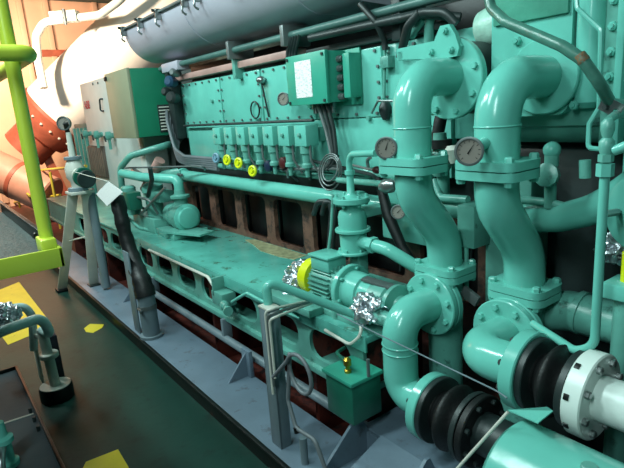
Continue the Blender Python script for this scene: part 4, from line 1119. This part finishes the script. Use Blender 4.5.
D0, D1 = atd(58, 116, 10.5), atd(225, -50, 10.5)
t = thing('exhaust_duct', 'big white lagged exhaust duct slanting up behind the generator', 'duct', D0)
R0 = .72
dv = (D1 - D0).normalized()
part('barrel', MB().lathe(D0, dv, [(0, R0 * .97), (.03, R0), ((D1 - D0).length, R0 * 1.0)], 48), DUCT, t)
part('rim', MB().lathe(D0 - dv * .05, dv, [(0, R0 * 1.0), (.0, R0 * 1.03), (.06, R0 * 1.03)], 48), ORANGE, t, 'dark red rim')
cn = part('end_cone', MB().lathe(D0 - dv * .05, -dv, [(0, R0 * .98), (.45, R0 * .75), (.5, R0 * .6), (.9, R0 * .6)], 40), ORANGE, t, 'red primer cone')
a, u, w = basis(dv)
for k in range(20):
    q = 2 * PI * k / 20
    part('rivet', MB().sphere(D0 - dv * .22 + (u * math.cos(q) + w * math.sin(q)) * R0 * .90, .03, sub=1), LTGREY, cn)
part('stay', MB().bar(D0 - dv * .6, V((D0.x - .2, D0.y, -.1)), .15, .15), ORANGE, t)
c0, c1 = atd(-25, 160, 9.8), atd(52, 196, 9.8)
t = thing('lower_duct', 'salmon pink lower duct below the riveted cone at far left', 'duct', (c0.x, c0.y, -.1))
part('barrel', MB().cyl(c0, c1, .36, seg=36, bev=.03), paint('salmon_duct', (.78, .56, .48), .5, vary=.15), t)
part('seam_band', MB().cyl(c0.lerp(c1, .55), c0.lerp(c1, .6), .37, seg=36), ORANGE, t)
part('pedestal', MB().box(c1.x - .5, c1.x - .1, c1.y - .15, c1.y + .15, -.1, c1.z - .2, .01), ORANGE, t)
# bulkhead stiffeners on the far wall
for i, y in enumerate((.2, 1.5, 2.55, 3.1, 4.2)):
    b = MB(); b.box(-14, -13.93, y - .06, y + .06, 0, 4.5, .01)
    struct('trim_%d' % (i + 3), b, SALMON)
b = MB(); b.box(-14, -13.92, -4, 5.6, 3.25, 3.4, .01); struct('trim_8', b, ORANGE)
solo('roof_beam', MB().box(-11.5, -11.2, -1.5, 3.0, 4.05, 4.5, .01), SALMON, 'salmon painted deck beam across the top left corner', 'beam')
# white pipe rail
solo('white_handrail', MB().tube([atd(44, 88, 9.3), atd(38, 60, 9.3), atd(36, 36, 9.3), atd(44, 22, 9.3), atd(100, 15, 9.3), atd(118, 2, 9.3), atd(130, -10, 9.3)], .07, 14, rad=.22), WHITEPIPE, 'white bent pipe in front of the salmon bulkhead at top left', 'pipe')
t = thing('pipe_clamp', 'white bolted clamp on the white bent pipe at top left', 'clamp', at(66, 16, y=2.1))
c = atd(66, 18, 9.3)
part('clamp_plate', MB().bar(atd(52, 18, 9.3), atd(78, 16, 9.3), .2, .18), WHITEPIPE, t)
part('clamp_bolt', MB().cyl(c + V((.1, -.05, .13)), c + V((.1, -.05, -.13)), .03, seg=8), STEEL, t)
# yellow railing behind
def rail(label, pts, r=.022):
    solo('yellow_rail', MB().tube(pts, r, 10), YRAIL, label, 'railing', 'yellow railing at far left')
rail('upper yellow rail crossing behind the grey valve', [at(-10, 175, y=1.7), at(86, 166, y=1.9)])
rail('lower yellow rail low behind the A-frame stand', [at(5, 204, y=1.6), at(60, 195, y=1.9)])
rail('sloping yellow rail at the left edge, upper', [at(-5, 165, y=1.5), at(30, 196, y=1.5)])
rail('upright yellow stanchion behind the lime post', [at(14, 178, y=1.6), V((at(14, 178, y=1.6).x, 1.6, 0))])
rail('upright yellow stanchion between lime post and A-frame stand', [at(50, 172, y=1.8), V((at(50, 172, y=1.8).x, 1.8, -.1))])

# ------------------------------------------------------------------ platform with lime rails
PYE = .36
c1 = at(62, 248, y=PYE); zt = c1.z
xe = c1.x
t = thing('access_platform', 'lime green edged access platform with dark tread at the left', 'platform', (xe - .6, -.3, zt - .12))
part('edge_strip', MB().box(xe - .012, xe, -1.2, PYE, zt - .068, zt + .002, .002), LIME, t, 'lime green edge strip')
part('side_strip', MB().box(xe - 1.35, xe, PYE - .012, PYE, zt - .068, zt + .004, .002), LIME, t)
part('tread', MB().box(xe - 1.35, xe - .012, -1.2, PYE - .012, zt - .03, zt - .018, .0), paint('tread_plate', (.20, .25, .24), .6, metal=.1, vary=.3, scale=20, bump=.5, bscale=60), t)
part('kick_edge', MB().box(xe - 1.35, xe - .2, PYE - .03, PYE - .012, zt - .02, zt + .035, .002), CURBK, t)
for xx in (xe - .1, xe - 1.3):
    part('platform_leg', MB().box(xx - .03, xx + .03, -1.15, -1.09, 0, zt - .03, .003), LIME, t)
    part('support_arm', MB().bar((xx, -1.12, zt - .4), (xx, PYE - .3, zt - .05), .04, .04), LIME, t)
t = thing('guard_rail', 'lime green tubular guard rail post and rounded mid rail at the left edge', 'railing', (xe - .2, PYE, zt))
sb = at(43, 235, y=PYE - .01); sx = sb.x
sx = xe - .085
part('post', MB().tube([(sx, PYE - .03, zt - .02), (sx, PYE - .03, zt + 1.1)], .024, 20), LIME, t)
rc = at(31, 53, y=PYE + .01)
part('mid_rail', MB().tube([(rc.x, -1.3, rc.z), (rc.x, rc.y, rc.z), (rc.x - 1.4, rc.y, rc.z)], .026, 18, rad=.05), LIME, t)
part('top_rail', MB().tube([(sx, -1.3, zt + 1.1), (sx, PYE - .03, zt + 1.1), (sx - 1.4, PYE - .03, zt + 1.1)], .026, 18, rad=.05), LIME, t)
part('base_clip', MB().box(sx - .05, sx + .06, PYE - .06, PYE - .008, zt - .02, zt + .035, .006), LIME, t)
p = at(35, 233, y=PYE - .02)
solo('snap_hook', MB().lathe(at(36, 236, y=PYE - .03) + V((-.015, 0, 0)), (1, 0, .1), [(0, .012), (.02, .016), (.04, .012)], 10), BLACK, 'small black fitting on the platform beside the lime post', 'fitting')

# ------------------------------------------------------------------ valve with white foot under the platform
ff = at(58, 397, z=0); ft = V((ff.x, ff.y, 0))
t = thing('pipe_support', 'pale pipe support with round white-topped black foot on the green floor', 'support', ft)
part('foot', MB().lathe(ft, (0, 0, 1), [(0, .098), (.07, .098), (.085, .092)], 32), BLACK, t, 'black round foot')
part('foot_cap', MB().cyl(ft + V((0, 0, .083)), ft + V((0, 0, .09)), .09, seg=32), LTGREY, t)
part('stem', MB().cyl(ft + V((0, 0, .085)), ft + V((-.02, -.01, .46)), .03, seg=18), LTGREY, t)
part('collar', MB().cyl(ft + V((-.01, 0, .27)), ft + V((-.01, 0, .30)), .055, seg=18, bev=.004), LTGREY, t)
part('side_plate', MB().box(ft.x - .19, ft.x - .09, ft.y - .06, ft.y - .045, .08, .46, .004), LTGREY, t)
part('plate_tie', MB().bar(ft + V((-.12, -.05, .4)), ft + V((-.02, 0, .4)), .03, .03), LTGREY, t)
PB = paint('pale_blue_pipe', (.74, .84, .83), .3, vary=.1)
tp = ft + V((-.02, -.01, .45))
solo('curved_pipe', MB().tube([tp, at(51, 335, x=-3.33), at(42, 317, x=-3.33), at(8, 329, x=-3.2), at(-14, 338, x=-3.2)], .03, 14, rad=.10), PB, 'pale blue pipe arching down onto the round footed support', 'pipe')
solo('curved_pipe', MB().tube([at(12, 308, x=-3.5), at(24, 306, x=-3.5), at(32, 315, x=-3.5), at(33, 330, x=-3.5), at(34, 350, x=-3.5)], .024, 12, rad=.08), PB, 'smaller pale blue bend beside the foil wrapped valve', 'pipe')
c = at(5, 316, x=-3.45)
solo('foil_valve', MB().sphere(c, .085, (1.3, .9, .9), 4, .35, 13), FOIL, 'foil wrapped valve end under the platform at the left edge', 'valve', ang=25)
t = thing('valve_block', 'dark valve block behind the round footed support', 'valve', V((ft.x - .25, ft.y - .02, 0)))
part('block', MB().box(ft.x - .22, ft.x - .12, ft.y + .0, ft.y + .08, .0, .36, .01), paint('dark_violet', (.16, .14, .19), .4), t)

# grey tray bottom left
tz = .32
te = at(17, 365, z=tz)
t = thing('machine_tray', 'grey steel tray with dark raised rim in the bottom left corner', 'tray', (te.x + .8, -.3, 0))
part('tray_floor', MB().box(te.x, -.6, -1.0, te.y, tz - .04, tz - .02, .003), TRAYG, t)
part('rim', MB().box(te.x, -.6, te.y - .014, te.y, 0, tz, .003), CURBK, t)
part('rim', MB().box(te.x, te.x + .014, -1.0, te.y, 0, tz, .003), CURBK, t)
part('weld_seam', MB().bar((te.x + .55, -.9, tz - .019), (te.x + .62, te.y - .02, tz - .019), .012, .004), LTGREY, t)
for k in range(3): part('rim_bolt', MB().cyl((te.x + .6 + .1 * k, te.y - .03, tz - .02), (te.x + .6 + .1 * k, te.y - .03, tz + .005), .008, seg=8), DARKM, t)
p = at(2, 440, z=.42)
t = thing('tray_valve', 'mint and steel valve body standing in the grey tray at the left edge', 'valve', (p.x, p.y, tz - .02))
part('body', MB().lathe((p.x, p.y, tz - .02), (0, 0, 1), [(0, .045), (.02, .045), (.025, .032), (.1, .03), (.11, .042), (.13, .042), (.14, .025), (.2, .02)], 18), MINT, t)
part('spout', MB().tube([(p.x, p.y, tz + .08), (p.x + .1, p.y - .02, tz + .08), (p.x + .13, p.y - .03, tz + .02)], .015, 12, rad=.04), STEEL, t)

# ------------------------------------------------------------------ light
def area(name, loc, to, size, sizey, power, col):
    ld = bpy.data.lights.new(name, 'AREA'); ld.shape = 'RECTANGLE'; ld.size = size; ld.size_y = sizey; ld.energy = power; ld.color = col
    o = bpy.data.objects.new(name, ld); COL.objects.link(o); o.location = loc
    d = V(to) - V(loc); o.rotation_euler = d.to_track_quat('-Z', 'Y').to_euler()
    return o


TEAL = (.74, 1.0, .98)
area('overhead_light', (-2.0, -.4, 3.6), (-1.6, 1.6, .8), .25, 1.5, 70, TEAL)
area('overhead_light', (-3.7, -.3, 3.7), (-3.4, 1.8, .8), 1.3, .25, 105, TEAL)
area('overhead_light', (-.1, -1.3, 3.1), (-1.1, 1.5, .8), .25, 1.6, 62, TEAL)
area('overhead_light', (-6.0, -.5, 3.7), (-6.2, 1.9, 1.2), 1.3, .25, 90, (.84, 1.0, .96))  # added light with no visible lamp, brightens the pale generator panel


def spot(name, loc, to, power, col, ang):
    ld = bpy.data.lights.new(name, 'SPOT'); ld.energy = power; ld.color = col; ld.shadow_soft_size = .15
    ld.spot_size = math.radians(ang); ld.spot_blend = .5
    o = bpy.data.objects.new(name, ld); COL.objects.link(o); o.location = loc
    o.rotation_euler = (V(to) - V(loc)).to_track_quat('-Z', 'Y').to_euler()


spot('warm_spot', (-9.2, .5, 3.6), (-10.9, 2.6, 2.4), 1500, (1.0, .78, .56), 105)
spot('warm_spot', (-11.8, .8, 3.2), (-14, 1.6, 2.6), 900, (1.0, .76, .52), 130)
spot('warm_spot', (-8.4, .9, 3.4), (-6.6, .75, 0), 260, (1.0, .60, .38), 42)  # added spot with no visible lamp, makes the orange glow on the floor
w = bpy.data.worlds.new('world'); S.world = w; w.use_nodes = True
bg = w.node_tree.nodes['Background']; bg.inputs[0].default_value = (.55, .85, .85, 1); bg.inputs[1].default_value = .11

S.view_settings.view_transform = 'Standard'; S.view_settings.look = 'None'
S.view_settings.gamma = 1; S.view_settings.use_curve_mapping = False
S.view_settings.exposure = -0.18
